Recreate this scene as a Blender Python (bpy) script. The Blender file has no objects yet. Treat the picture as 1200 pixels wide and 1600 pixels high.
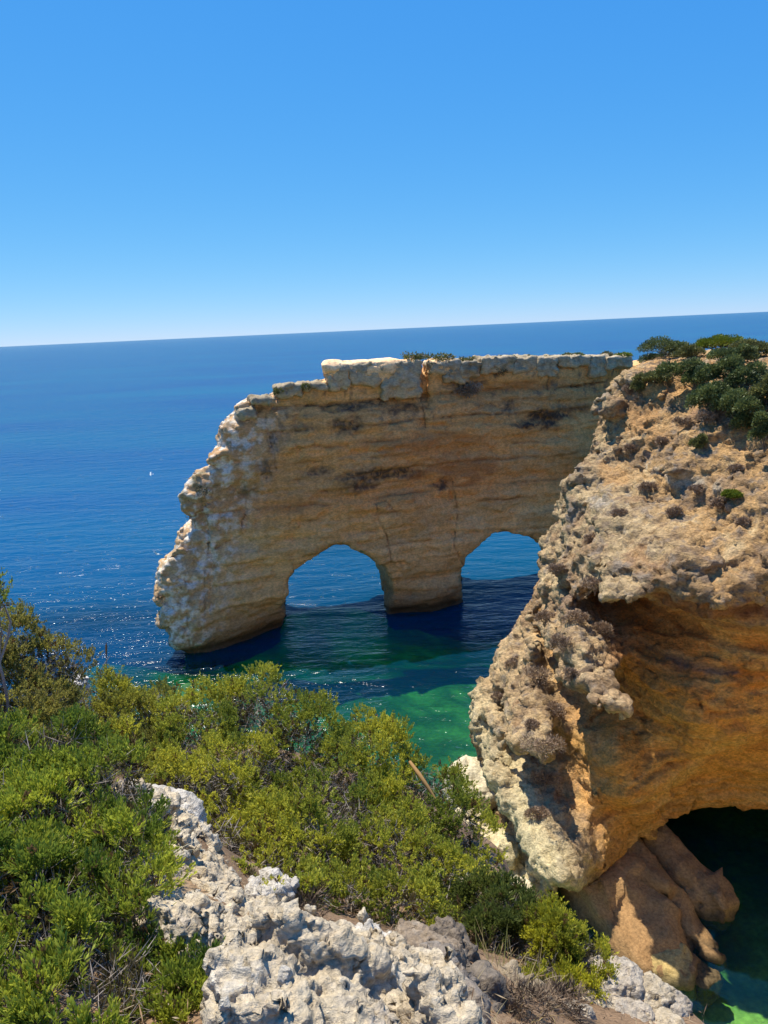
import bpy, math, random
import numpy as np
from mathutils import Vector, Matrix

# ------------------------------------------------------------------ camera, sky, sun, exposure
SC = bpy.context.scene
COL = SC.collection
FPX, CAM_H = 1155.0, 25.0                       # focal length in photo pixels, eye height above the sea (m)
PITCH, ROLL = math.radians(13.9), math.atan(55 / 1200)
SUN_AZ, SUN_EL = math.radians(-36), math.radians(66)   # azimuth from +Y towards +X

cp, sp = math.cos(PITCH), math.sin(PITCH)
cr, sr = math.cos(ROLL), math.sin(ROLL)
FWD = np.array([0, cp, -sp]); R0 = np.array([1.0, 0, 0]); U0 = np.array([0, sp, cp])
CR = cr * R0 - sr * U0; CU = sr * R0 + cr * U0
cam_d = bpy.data.cameras.new('camera'); cam = bpy.data.objects.new('camera', cam_d); COL.objects.link(cam)
cam_d.sensor_fit = 'VERTICAL'; cam_d.sensor_height = 36.0; cam_d.lens = 36.0 * FPX / 1600.0
cam_d.clip_start = 0.05; cam_d.clip_end = 120000
M = Matrix(((CR[0], CU[0], -FWD[0], 0), (CR[1], CU[1], -FWD[1], 0), (CR[2], CU[2], -FWD[2], CAM_H), (0, 0, 0, 1)))
cam.matrix_world = M
SC.camera = cam

W = bpy.data.worlds.new('World'); SC.world = W; W.use_nodes = True
nt = W.node_tree
bg = nt.nodes['Background']
sky = nt.nodes.new('ShaderNodeTexSky'); sky.sky_type = 'NISHITA'; sky.sun_disc = False
sky.sun_elevation = SUN_EL; sky.sun_rotation = SUN_AZ
sky.altitude = 0; sky.air_density = 0.6; sky.dust_density = 0.0; sky.ozone_density = 3.0
# the camera's colour rendering of the sky: one tone curve per channel, the same in every direction
sep = nt.nodes.new('ShaderNodeSeparateColor'); com = nt.nodes.new('ShaderNodeCombineColor')
nt.links.new(sky.outputs[0], sep.inputs[0]); nt.links.new(com.outputs[0], bg.inputs['Color'])
for i_, (gain_, pow_) in enumerate(((0.41, 1.12), (1.62, 0.558), (4.65, 0.20))):
    pw = nt.nodes.new('ShaderNodeMath'); pw.operation = 'POWER'; pw.inputs[1].default_value = pow_
    ml = nt.nodes.new('ShaderNodeMath'); ml.operation = 'MULTIPLY'; ml.inputs[1].default_value = gain_
    nt.links.new(sep.outputs[i_], pw.inputs[0]); nt.links.new(pw.outputs[0], ml.inputs[0]); nt.links.new(ml.outputs[0], com.inputs[i_])
bg.inputs['Strength'].default_value = 0.10

sun_d = bpy.data.lights.new('sun', 'SUN'); sun = bpy.data.objects.new('sun', sun_d); COL.objects.link(sun)
sun_d.energy = 4.9; sun_d.angle = math.radians(0.53); sun_d.color = (1.0, 0.93, 0.80)
SUNV = Vector((math.sin(SUN_AZ) * math.cos(SUN_EL), math.cos(SUN_AZ) * math.cos(SUN_EL), math.sin(SUN_EL)))
sun.rotation_euler = SUNV.to_track_quat('Z', 'Y').to_euler(); sun.location = (0, 0, 60)
SC.view_settings.view_transform = 'Standard'; SC.view_settings.look = 'None'
SC.view_settings.gamma = 1.0; SC.view_settings.use_curve_mapping = False
SC.view_settings.exposure = 0.5
SC.render.engine = 'CYCLES'
SC.cycles.max_bounces = 6; SC.cycles.diffuse_bounces = 4; SC.cycles.glossy_bounces = 3
SC.cycles.transparent_max_bounces = 8; SC.cycles.use_denoising = True; SC.cycles.denoising_prefilter = 'ACCURATE'; SC.cycles.use_adaptive_sampling = False
SC.cycles.caustics_reflective = False; SC.cycles.caustics_refractive = False

random.seed(5)
RNG = np.random.default_rng(11)

# ------------------------------------------------------------------ geometry helpers
def ray(px, py):
    u, v = px - 600.0, 800.0 - py
    return CR * (u / FPX) + CU * (v / FPX) + FWD
def at(px, py, y):                       # point seen at that pixel, y metres in front of the camera
    r = ray(px, py); return np.array([0, 0, CAM_H]) + r * (y / r[1])
def atz(px, py, z):                      # point seen at that pixel on the level z
    r = ray(px, py); return np.array([0, 0, CAM_H]) + r * ((z - CAM_H) / r[2])

def sstep(a, b, x):
    t = np.clip((x - a) / (b - a), 0, 1); return t * t * (3 - 2 * t)

def _hash(i, j, k, seed):
    h = (i.astype(np.uint32) * np.uint32(374761393) + j.astype(np.uint32) * np.uint32(668265263)
         + k.astype(np.uint32) * np.uint32(2147483647 - 1234567) + np.uint32(seed * 974711 % 4294967291))
    h = (h ^ (h >> np.uint32(13))) * np.uint32(1274126177)
    h = (h ^ (h >> np.uint32(16))) * np.uint32(2246822519)
    return h ^ (h >> np.uint32(15))
_G = RNG.normal(size=(256, 3)); _G /= np.linalg.norm(_G, axis=1)[:, None]; _G = (_G * 1.5).astype(np.float32)
def perlin(P, scale=1.0, seed=0):
    """gradient noise, P (n,3), scale = wavelength (number or triple); about -1..1"""
    Q = (np.asarray(P, np.float32) / np.asarray(scale, np.float32)).astype(np.float32)
    I = np.floor(Q).astype(np.int32); f = Q - I
    u = f * f * f * (f * (f * 6 - 15) + 10)
    out = np.zeros(len(Q), np.float32)
    for dx in (0, 1):
        wx = u[:, 0] if dx else 1 - u[:, 0]
        for dy in (0, 1):
            wy = u[:, 1] if dy else 1 - u[:, 1]
            for dz in (0, 1):
                wz = u[:, 2] if dz else 1 - u[:, 2]
                g = _G[_hash(I[:, 0] + dx, I[:, 1] + dy, I[:, 2] + dz, seed) & np.uint32(255)]
                out += wx * wy * wz * (g[:, 0] * (f[:, 0] - dx) + g[:, 1] * (f[:, 1] - dy) + g[:, 2] * (f[:, 2] - dz))
    return out
def fbm(P, scale=1.0, octaves=4, seed=0, gain=0.5):
    P = np.asarray(P, np.float32); s = np.asarray(scale, np.float32); a, t, tot = 1.0, np.zeros(len(P), np.float32), 0.0
    for o in range(octaves):
        t += a * perlin(P, s / (2.03 ** o), seed + o * 17); tot += a; a *= gain
    return t / tot * 1.35
def ridged(P, scale=1.0, octaves=3, seed=0, gain=0.5):
    P = np.asarray(P, np.float32); s = np.asarray(scale, np.float32); a, t, tot = 1.0, np.zeros(len(P), np.float32), 0.0
    for o in range(octaves):
        t += a * (1 - 2 * np.abs(perlin(P, s / (2.1 ** o), seed + o * 23))); tot += a; a *= gain
    return t / tot
def worley(P, scale=1.0, seed=0):
    """F1, F2 distances in cell units and an id in 0..1"""
    Q = np.asarray(P, np.float32) / np.asarray(scale, np.float32)
    I = np.floor(Q).astype(np.int32)
    f1 = np.full(len(Q), 9.0, np.float32); f2 = f1.copy(); cid = np.zeros(len(Q), np.float32)
    for dx in (-1, 0, 1):
        for dy in (-1, 0, 1):
            for dz in (-1, 0, 1):
                C = I + np.array([dx, dy, dz], np.int32)
                h = _hash(C[:, 0], C[:, 1], C[:, 2], seed)
                px_ = C[:, 0] + (h & np.uint32(1023)) / 1023.0
                py_ = C[:, 1] + ((h >> np.uint32(10)) & np.uint32(1023)) / 1023.0
                pz_ = C[:, 2] + ((h >> np.uint32(20)) & np.uint32(1023)) / 1023.0
                d = np.sqrt((Q[:, 0] - px_) ** 2 + (Q[:, 1] - py_) ** 2 + (Q[:, 2] - pz_) ** 2).astype(np.float32)
                m = d < f1
                f2 = np.where(m, f1, np.minimum(f2, d)); cid = np.where(m, (h & np.uint32(4095)) / 4095.0, cid); f1 = np.where(m, d, f1)
    return f1, f2, cid.astype(np.float32)

def facet(P, scale=1.0, seed=0):
    """broken-stone relief: every cell of a Voronoi split is a plane of its own tilt and level (about -1..1)"""
    Q = np.asarray(P, np.float32) / np.asarray(scale, np.float32)
    Q = Q + 0.18 * np.stack([perlin(Q, 0.9, seed + 1), perlin(Q, 0.9, seed + 2), perlin(Q, 0.9, seed + 3)], 1)
    I = np.floor(Q).astype(np.int32); f1 = np.full(len(Q), 9.0, np.float32); out = np.zeros(len(Q), np.float32)
    for dx in (-1, 0, 1):
        for dy in (-1, 0, 1):
            for dz in (-1, 0, 1):
                h = _hash(I[:, 0] + dx, I[:, 1] + dy, I[:, 2] + dz, seed)
                d = np.stack([Q[:, 0] - I[:, 0] - dx - (h & np.uint32(1023)) / np.float32(1023), Q[:, 1] - I[:, 1] - dy - ((h >> np.uint32(10)) & np.uint32(1023)) / np.float32(1023), Q[:, 2] - I[:, 2] - dz - ((h >> np.uint32(20)) & np.uint32(1023)) / np.float32(1023)], 1)
                r = (d * d).sum(1); m = r < f1
                if not m.any(): continue
                f1[m] = r[m]; out[m] = ((d[m] * _G[(h[m] >> np.uint32(7)) & np.uint32(255)]).sum(1) * 0.8 + ((h[m] >> np.uint32(13)) & np.uint32(255)) / np.float32(255) - 0.5)
    return out

class TPS:
    """thin plate spline through (a, b) -> v"""
    def __init__(s, pts, vals, reg=0.0):
        s.p = np.asarray(pts, float); n = len(s.p)
        d = np.linalg.norm(s.p[:, None] - s.p[None], axis=2)
        A = np.zeros((n + 3, n + 3)); A[:n, :n] = s.k(d) + reg * np.eye(n)
        A[:n, n] = 1; A[:n, n + 1:] = s.p; A[n, :n] = 1; A[n + 1:, :n] = s.p.T
        s.w = np.linalg.solve(A, np.r_[np.asarray(vals, float), 0, 0, 0])
    @staticmethod
    def k(d): return np.where(d > 0, d * d * np.log(np.maximum(d, 1e-9)), 0)
    def __call__(s, a, b):
        sh = np.shape(a); a = np.ravel(a); b = np.ravel(b); n = len(s.p)
        out = s.w[n] + s.w[n + 1] * a + s.w[n + 2] * b
        for i in range(n):
            out = out + s.w[i] * s.k(np.hypot(a - s.p[i, 0], b - s.p[i, 1]))
        return out.reshape(sh)

def smin(a, b, k):
    h = np.clip(0.5 + 0.5 * (b - a) / k, 0, 1); return b * (1 - h) + a * h - k * h * (1 - h)
def smax(a, b, k): return -smin(-a, -b, k)

def poly_sdf(X, Z, pts):
    """signed distance to a closed polygon, negative inside"""
    P = np.asarray(pts, float); d = np.full(X.shape, 1e9); ins = np.zeros(X.shape, bool)
    for i in range(len(P)):
        a, b = P[i], P[(i + 1) % len(P)]; e = b - a
        wx, wz = X - a[0], Z - a[1]
        t = np.clip((wx * e[0] + wz * e[1]) / (e @ e + 1e-12), 0, 1)
        d = np.minimum(d, np.hypot(wx - e[0] * t, wz - e[1] * t))
        c = ((a[1] > Z) != (b[1] > Z)) & (X < (b[0] - a[0]) * (Z - a[1]) / (b[1] - a[1] + 1e-12) + a[0])
        ins ^= c
    return np.where(ins, -d, d)

def grid3(lo, hi, h):
    ax = [np.arange(lo[i], hi[i] + h, h, dtype=np.float32) for i in range(3)]
    return ax, np.array(lo, np.float32)

def surface_nets(D, org, h):
    S = D < 0
    n = np.array(D.shape) - 1
    c = np.zeros(n, np.int8)
    offs = [(a, b, e) for a in (0, 1) for b in (0, 1) for e in (0, 1)]
    for a, b, e in offs: c += S[a:a + n[0], b:b + n[1], e:e + n[2]]
    act = (c > 0) & (c < 8); I = np.argwhere(act)
    val = np.stack([D[I[:, 0] + a, I[:, 1] + b, I[:, 2] + e] for a, b, e in offs], 1)
    O = np.array(offs, np.float32)
    acc = np.zeros((len(I), 3), np.float32); cnt = np.zeros(len(I), np.float32)
    for i in range(8):
        for j in range(i + 1, 8):
            if abs(O[i] - O[j]).sum() != 1: continue
            va, vb = val[:, i], val[:, j]; m = (va < 0) != (vb < 0)
            t = np.where(m, va / np.where(m, va - vb, 1), 0)
            acc += m[:, None] * (O[i] + t[:, None] * (O[j] - O[i])); cnt += m
    V = np.asarray(org) + (I + acc / cnt[:, None]) * h
    vid = np.full(n, -1, np.int32); vid[act] = np.arange(len(I))
    Q = []
    for ax in range(3):
        b, e = (ax + 1) % 3, (ax + 2) % 3
        sl0 = [slice(None)] * 3; sl1 = [slice(None)] * 3
        sl0[ax] = slice(0, -1); sl1[ax] = slice(1, None)
        for q in (b, e): sl0[q] = slice(1, -1); sl1[q] = slice(1, -1)
        A, B = S[tuple(sl0)], S[tuple(sl1)]
        E = np.argwhere(A != B)
        if not len(E): continue
        pos = A[E[:, 0], E[:, 1], E[:, 2]]
        base = E.copy(); base[:, b] += 1; base[:, e] += 1      # grid index of the edge start
        def cell(db, de):
            t = base.copy(); t[:, b] += db; t[:, e] += de
            return vid[t[:, 0], t[:, 1], t[:, 2]]
        q = np.stack([cell(-1, -1), cell(0, -1), cell(0, 0), cell(-1, 0)], 1)
        q[~pos] = q[~pos][:, ::-1]
        Q.append(q)
    Q = np.concatenate(Q); Q = Q[(Q >= 0).all(1)]
    return V.astype(np.float32), Q

def normals(V, Fc):
    if Fc.shape[1] == 4: N = np.cross(V[Fc[:, 2]] - V[Fc[:, 0]], V[Fc[:, 3]] - V[Fc[:, 1]])
    else: N = np.cross(V[Fc[:, 1]] - V[Fc[:, 0]], V[Fc[:, 2]] - V[Fc[:, 0]])
    out = np.zeros((len(V), 3))
    for k in range(3):
        for c in range(Fc.shape[1]): out[:, k] += np.bincount(Fc[:, c], N[:, k], len(V))
    return out / (np.linalg.norm(out, axis=1)[:, None] + 1e-12)
def subdivide(V, Q):
    n = len(V)
    e = np.concatenate([Q[:, [i, (i + 1) % 4]] for i in range(4)]); e.sort(axis=1)
    key = e[:, 0].astype(np.int64) * n + e[:, 1]
    u, inv = np.unique(key, return_inverse=True)
    mid = (V[u // n] + V[u % n]) / 2; cen = V[Q].mean(1)
    m = (inv + n).reshape(4, -1).T; c = np.arange(len(Q)) + n + len(u)
    V2 = np.concatenate([V, mid, cen])
    Q2 = np.concatenate([np.stack([Q[:, i], m[:, i], c, m[:, i - 1]], 1) for i in range(4)])
    return V2, Q2
def smooth(V, Fc, it=1, f=0.5):
    for _ in range(it):
        acc = np.zeros_like(V, dtype=float); cnt = np.zeros(len(V))
        k = Fc.shape[1]
        for i in range(k):
            for j in (1, k - 1):
                a, b = Fc[:, i], Fc[:, (i + j) % k]
                for q in range(3): acc[:, q] += np.bincount(a, V[b, q], len(V))
                cnt += np.bincount(a, minlength=len(V))
        V = V * (1 - f) + f * acc / np.maximum(cnt, 1)[:, None]
    return V

def link(o, parent=None):
    COL.objects.link(o)
    if parent is not None: o.parent = parent
    return o
def mesh(name, V, Fc, mat, parent=None, col=None, smooth_sh=True, loc=None, attrs=None):
    V = np.asarray(V, np.float32); Fc = np.asarray(Fc, np.int32); k = Fc.shape[1]
    if loc is not None: V = V - np.asarray(loc, np.float32)
    me = bpy.data.meshes.new(name)
    me.vertices.add(len(V)); me.vertices.foreach_set('co', V.ravel())
    me.loops.add(Fc.size); me.loops.foreach_set('vertex_index', Fc.ravel())
    me.polygons.add(len(Fc)); me.polygons.foreach_set('loop_start', np.arange(0, Fc.size, k, dtype=np.int32))
    me.polygons.foreach_set('loop_total', np.full(len(Fc), k, np.int32))
    me.update(calc_edges=True)
    me.polygons.foreach_set('use_smooth', np.full(len(Fc), smooth_sh, bool))
    if col is not None:
        c = np.ones((len(V), 4), np.float32); c[:, :3] = col
        a = me.attributes.new('col', 'FLOAT_COLOR', 'POINT'); a.data.foreach_set('color', c.ravel())
    for nm, arr in (attrs or {}).items():
        a = me.attributes.new(nm, 'FLOAT', 'POINT'); a.data.foreach_set('value', np.asarray(arr, np.float32))
    me.materials.append(mat); me.validate()
    o = bpy.data.objects.new(name, me); link(o, parent)
    if loc is not None and parent is None: o.location = [float(q) for q in loc]
    return o
def tag(o, label=None, cat=None, group=None, kind=None):
    for k, v in (('label', label), ('category', cat), ('group', group), ('kind', kind)):
        if v: o[k] = v
    return o
def empty(name, loc, label, cat, group=None):
    o = bpy.data.objects.new(name, None); o.empty_display_size = 0.2; link(o); o.location = [float(q) for q in loc]
    return tag(o, label, cat, group)

# ------------------------------------------------------------------ materials
def lin(r, g, b):
    f = lambda c: (c / 255 / 12.92) if c <= 10 else ((c / 255 + 0.055) / 1.055) ** 2.4
    return np.array([f(r), f(g), f(b)])
def nodes_of(name):
    m = bpy.data.materials.new(name); m.use_nodes = True
    return m, m.node_tree, m.node_tree.nodes['Principled BSDF']
def rock_material(name, scales=(0.9, 0.22), bump=0.5, dist=0.08, var=0.28, rough=0.92, pit=0.0):
    """own colour from the mesh, grain and fine relief from noise"""
    m, t, b = nodes_of(name); N, L = t.nodes, t.links
    at_ = N.new('ShaderNodeAttribute'); at_.attribute_name = 'col'
    geo = N.new('ShaderNodeNewGeometry')
    mp = N.new('ShaderNodeMapping'); mp.inputs['Scale'].default_value = (1, 1, 1.7); L.new(geo.outputs['Position'], mp.inputs['Vector'])
    n1 = N.new('ShaderNodeTexNoise'); n1.inputs['Scale'].default_value = 1 / scales[0]; n1.inputs['Detail'].default_value = 7; n1.inputs['Roughness'].default_value = 0.72
    n2 = N.new('ShaderNodeTexNoise'); n2.inputs['Scale'].default_value = 1 / scales[1]; n2.inputs['Detail'].default_value = 6; n2.inputs['Roughness'].default_value = 0.7
    for n in (n1, n2): L.new(mp.outputs[0], n.inputs['Vector'])
    mr = N.new('ShaderNodeMapRange'); mr.inputs['From Min'].default_value = 0.36; mr.inputs['From Max'].default_value = 0.64
    mr.inputs['To Min'].default_value = 1 - var; mr.inputs['To Max'].default_value = 1 + var; L.new(n2.outputs['Fac'], mr.inputs['Value'])
    mx = N.new('ShaderNodeVectorMath'); mx.operation = 'SCALE'; L.new(at_.outputs['Color'], mx.inputs[0]); L.new(mr.outputs[0], mx.inputs['Scale'])
    L.new(mx.outputs[0], b.inputs['Base Color'])
    ad = N.new('ShaderNodeMath'); ad.operation = 'MULTIPLY_ADD'; L.new(n2.outputs['Fac'], ad.inputs[0]); ad.inputs[1].default_value = scales[1] / scales[0] * 1.6; L.new(n1.outputs['Fac'], ad.inputs[2])
    h = ad.outputs[0]
    if pit:
        v = N.new('ShaderNodeTexVoronoi'); v.inputs['Scale'].default_value = 1 / pit; L.new(mp.outputs[0], v.inputs['Vector'])
        a2 = N.new('ShaderNodeMath'); a2.operation = 'MULTIPLY_ADD'; L.new(v.outputs['Distance'], a2.inputs[0]); a2.inputs[1].default_value = 0.35; L.new(h, a2.inputs[2]); h = a2.outputs[0]
    bp = N.new('ShaderNodeBump'); bp.inputs['Strength'].default_value = bump; bp.inputs['Distance'].default_value = dist
    L.new(h, bp.inputs['Height']); L.new(bp.outputs[0], b.inputs['Normal'])
    b.inputs['Roughness'].default_value = rough; b.inputs['Specular IOR Level'].default_value = 0.25
    return m
def leaf_material(name, trans=0.3, rough=0.55, spec=0.3):
    m, t, b = nodes_of(name); N, L = t.nodes, t.links
    a = N.new('ShaderNodeAttribute'); a.attribute_name = 'col'
    L.new(a.outputs['Color'], b.inputs['Base Color']); b.inputs['Roughness'].default_value = rough; b.inputs['Specular IOR Level'].default_value = spec
    tr = N.new('ShaderNodeBsdfTranslucent'); L.new(a.outputs['Color'], tr.inputs['Color'])
    mx = N.new('ShaderNodeMixShader'); mx.inputs[0].default_value = trans
    L.new(b.outputs[0], mx.inputs[1]); L.new(tr.outputs[0], mx.inputs[2])
    L.new(mx.outputs[0], N['Material Output'].inputs['Surface'])
    return m
MAT_CLIFF = rock_material('cliff_limestone', (1.3, 0.22), 0.9, 0.20, 0.26)
MAT_HEAD = rock_material('headland_limestone', (0.7, 0.15), 1.0, 0.32, 0.34)
MAT_NEAR = rock_material('foreground_limestone', (0.10, 0.022), 1.0, 0.035, 0.26, pit=0.03)
MAT_SOIL = rock_material('soil', (0.08, 0.015), 0.8, 0.012, 0.4)
MAT_BOULDER = rock_material('cave_boulder', (0.9, 0.14), 0.9, 0.12, 0.32)
MAT_LEAF = leaf_material('juniper_foliage', 0.45)
MAT_SHRUB = leaf_material('shrub_foliage', 0.25)
MAT_DRY = leaf_material('dry_twigs', 0.05, 0.85, 0.1)
MAT_BARK = rock_material('bark', (0.05, 0.012), 0.6, 0.006, 0.3)

# ------------------------------------------------------------------ sea and seabed
def sea_depth(x, y):
    """metres of water, before the fine relief of the bottom"""
    P = np.stack([x, y, np.zeros_like(x)], -1).reshape(-1, 3)
    n = fbm(P, 26.0, 3, 301).reshape(x.shape); m = fbm(P, 60.0, 2, 305).reshape(x.shape)
    d = 1.0 + 0.03 * np.maximum(y - 20, 0) + np.maximum(y - 57, 0) * 0.30 + np.maximum(-x - 12, 0) * 0.22 * sstep(40, 56, y) + n * 1.0
    patch = np.exp(-(((x + 29) / 11) ** 2 + ((y - 65) / 5) ** 2)) * 6.0 + np.exp(-(((x + 16) / 4.5) ** 2 + ((y - 52.0) / 3.2) ** 2)) * 2.0
    patch = patch + np.exp(-(((x + 8) / 14) ** 2 + ((y - 86) / 5) ** 2)) * 6.0
    d = d + 2.6 * sstep(52, 58, y)
    d = d - patch + m * 2.5 * sstep(55, 90, y)
    d = d + (0.6 - d) * np.exp(-(((x - 12.5) / 5) ** 2 + ((y - 19.5) / 3.6) ** 2))
    return np.clip(d, 0.5, 40)

rad = np.concatenate([np.linspace(4, 120, 150)[:-1], 120 * (60000 / 120) ** np.linspace(0, 1, 70)])
ang = np.radians(np.concatenate([np.arange(-180, -60, 6), np.arange(-60, 60, 1.0), np.arange(60, 180.1, 6)]))
A, R = np.meshgrid(ang, rad, indexing='ij')
X, Y = np.sin(A) * R, np.cos(A) * R
def grid_faces(na, nb, off=0):
    i, j = np.meshgrid(np.arange(na - 1), np.arange(nb - 1), indexing='ij')
    a = (i * nb + j).ravel() + off
    return np.stack([a, a + 1, a + nb + 1, a + nb], 1)
DEP = sea_depth(X, Y)
V = np.stack([X, Y, np.zeros_like(X)], -1).reshape(-1, 3)
m, t, b = nodes_of('sea_water'); N, L = t.nodes, t.links
da = N.new('ShaderNodeAttribute'); da.attribute_name = 'depth'
geo = N.new('ShaderNodeNewGeometry')
def chan(k):                                   # what is left of one colour after the way down and up
    a = N.new('ShaderNodeMath'); a.operation = 'MULTIPLY'; a.inputs[1].default_value = -k; L.new(da.outputs['Fac'], a.inputs[0])
    e = N.new('ShaderNodeMath'); e.operation = 'EXPONENT'; L.new(a.outputs[0], e.inputs[0]); return e.outputs[0]
cc = N.new('ShaderNodeCombineColor')
for i, k in enumerate((0.60, 0.09, 0.42)): L.new(chan(k), cc.inputs[i])
trn = N.new('ShaderNodeBsdfTransparent'); L.new(cc.outputs[0], trn.inputs['Color'])
dif = N.new('ShaderNodeBsdfDiffuse')
big = N.new('ShaderNodeTexNoise'); big.inputs['Scale'].default_value = 0.012; big.inputs['Detail'].default_value = 4
mpb = N.new('ShaderNodeMapping'); mpb.inputs['Scale'].default_value = (0.5, 1.6, 1); L.new(geo.outputs['Position'], mpb.inputs[0]); L.new(mpb.outputs[0], big.inputs['Vector'])
cr_ = N.new('ShaderNodeValToRGB'); L.new(big.outputs['Fac'], cr_.inputs[0])
cr_.color_ramp.elements[0].position = 0.35; cr_.color_ramp.elements[0].color = (0.0006, 0.066, 0.205, 1)
cr_.color_ramp.elements[1].position = 0.70; cr_.color_ramp.elements[1].color = (0.0009, 0.100, 0.215, 1)
L.new(cr_.outputs[0], dif.inputs['Color'])
fs = N.new('ShaderNodeMath'); fs.operation = 'SUBTRACT'; fs.inputs[0].default_value = 1.0; L.new(chan(0.10), fs.inputs[1])
body = N.new('ShaderNodeMixShader'); L.new(fs.outputs[0], body.inputs[0]); L.new(trn.outputs[0], body.inputs[1]); L.new(dif.outputs[0], body.inputs[2])
# waves: long swell bands plus short chop
def wave_noise(scale, sx, sy, rot, detail, rough=0.55):
    mp = N.new('ShaderNodeMapping'); mp.inputs['Rotation'].default_value = (0, 0, math.radians(rot)); mp.inputs['Scale'].default_value = (sx, sy, 1)
    L.new(geo.outputs['Position'], mp.inputs[0])
    n = N.new('ShaderNodeTexNoise'); n.inputs['Scale'].default_value = scale; n.inputs['Detail'].default_value = detail; n.inputs['Roughness'].default_value = rough
    n.inputs['Distortion'].default_value = 0.3
    L.new(mp.outputs[0], n.inputs['Vector']); return n.outputs['Fac']
w1 = wave_noise(0.55, 0.45, 1.25, 12, 5, 0.6); w2 = wave_noise(0.16, 0.4, 1.3, -8, 3); w3 = wave_noise(1.9, 0.6, 1.2, 25, 3)
def madd(a, k, c):
    q = N.new('ShaderNodeMath'); q.operation = 'MULTIPLY_ADD'; L.new(a, q.inputs[0]); q.inputs[1].default_value = k
    if c is None: q.inputs[2].default_value = 0
    else: L.new(c, q.inputs[2])
    return q.outputs[0]
hgt = madd(w2, 1.3, madd(w1, 0.85, madd(w3, 0.20, None)))
bp = N.new('ShaderNodeBump'); bp.inputs['Strength'].default_value = 1.0; bp.inputs['Distance'].default_value = 0.42; L.new(hgt, bp.inputs['Height'])
gl = N.new('ShaderNodeBsdfGlossy'); gl.inputs['Roughness'].default_value = 0.13; L.new(bp.outputs[0], gl.inputs['Normal'])
fr = N.new('ShaderNodeFresnel'); fr.inputs['IOR'].default_value = 1.33; L.new(bp.outputs[0], fr.inputs['Normal'])
L.new(bp.outputs[0], dif.inputs['Normal'])
fm = madd(fr.outputs[0], 0.55, None)
mx = N.new('ShaderNodeMixShader'); L.new(fm, mx.inputs[0]); L.new(body.outputs[0], mx.inputs[1]); L.new(gl.outputs[0], mx.inputs[2])
L.new(mx.outputs[0], N['Material Output'].inputs['Surface'])
MAT_SEA = m
sea = mesh('sea', V, grid_faces(len(ang), len(rad))[:, ::-1], MAT_SEA, attrs={'depth': DEP.ravel()})
tag(sea, kind='structure')

# seabed: sand with weed and rock
gx, gy = np.arange(-75, 45, 0.8), np.arange(8, 130, 0.8)
X, Y = np.meshgrid(gx, gy, indexing='ij')
D = sea_depth(X, Y); P = np.stack([X, Y, 0 * X], -1).reshape(-1, 3)
Zb = -D.ravel() - 0.25 + 0.28 * fbm(P, 3.0, 3, 77)
weed = fbm(P, 6.5, 5, 61, 0.62) + 0.25 * fbm(P, 1.1, 3, 62)
k = sstep(-0.30, 0.15, weed)[:, None]
# bare sand in the bay in front of the cave
bare = np.exp(-(((P[:, 0] - 13) / 6) ** 2 + ((P[:, 1] - 20.5) / 3.2) ** 2))[:, None]
k = np.clip(k - 1.1 * bare, 0, 1)
c = (1 - k) * (np.array([0.16, 0.20, 0.07]) + bare * np.array([.42, .30, .06])) + k * np.array([0.040, 0.075, 0.024])
P[:, 2] = Zb
bed = mesh('seabed', P, grid_faces(len(gx), len(gy))[:, ::-1], rock_material('seabed_sand', (1.2, 0.3), 0.3, 0.1, 0.3), col=c)
tag(bed, kind='structure')
XX = np.array([[-70000, -70000, -42.0], [70000, -70000, -42], [70000, 70000, -42], [-70000, 70000, -42]])
deep = mesh('deep_seabed', XX, np.array([[0, 1, 2, 3]]), MAT_CLIFF, col=np.tile([0.02, 0.05, 0.06], (4, 1)))
tag(deep, kind='structure')

# the sea arch
ARCH_Y0, ARCH_K = 61.5, 0.30                   # plan line of its front face: y = Y0 + K x
def arch_pt(px, py):
    r = ray(px, py); t = ARCH_Y0 / (r[1] - ARCH_K * r[0]); p = np.array([0, 0, CAM_H]) + r * t
    return p[0], p[2]
outline = [(284, 1060), (283, 1018), (272, 990), (256, 966), (250, 952), (261, 946), (247, 932), (243, 915), (254, 882), (258, 856), (270, 834), (291, 823),
           (296, 812), (279, 801), (280, 776), (300, 746), (325, 731), (330, 700), (338, 666), (361, 655), (363, 641), (386, 629), (419, 619),
           (426, 609), (470, 601), (500, 598), (506, 592), (508, 572), (540, 571), (640, 567), (700, 566), (740, 566), (860, 566), (980, 565), (1100, 566), (1230, 566), (1230, 1300), (284, 1300)]
hole_a = [(441, 1150), (438, 985), (439, 950), (447, 922), (462, 899), (482, 880), (505, 862), (523, 851), (545, 849), (566, 858), (585, 872), (600, 888), (607, 905), (610, 935), (612, 952), (616, 1150)]
hole_b = [(724, 1150), (722, 930), (721, 890), (728, 868), (742, 857), (765, 843), (790, 834), (815, 831), (833, 840), (838, 850), (862, 853), (872, 870), (880, 900), (884, 1150)]
o2 = [arch_pt(*p) for p in outline]; ha = [arch_pt(*p) for p in hole_a]; hb = [arch_pt(*p) for p in hole_b]
h = 0.29
ax, org = grid3((-21.5, 51.0, -2.0), (32.0, 79.0, 24.0), h)
xs, ys, zs = ax
X2, Z2 = np.meshgrid(xs, zs, indexing='ij')
d_out = poly_sdf(X2, Z2, o2).astype(np.float32)
prof_z = [-2, 0, 1.2, 2.6, 5, 8, 10.8, 11.2, 14, 16.2, 16.6, 18.6, 19.3, 19.6, 20.6, 20.9, 21.2, 23]
prof_d = [0.5, 0.3, 0.1, -0.25, -0.35, -0.2, 0.0, 0.25, 0.3, 0.35, 0.55, 0.6, 1.0, 0.75, 0.7, 0.55, 0.35, 0.3]
prof = np.interp(zs, prof_z, prof_d).astype(np.float32)
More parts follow.
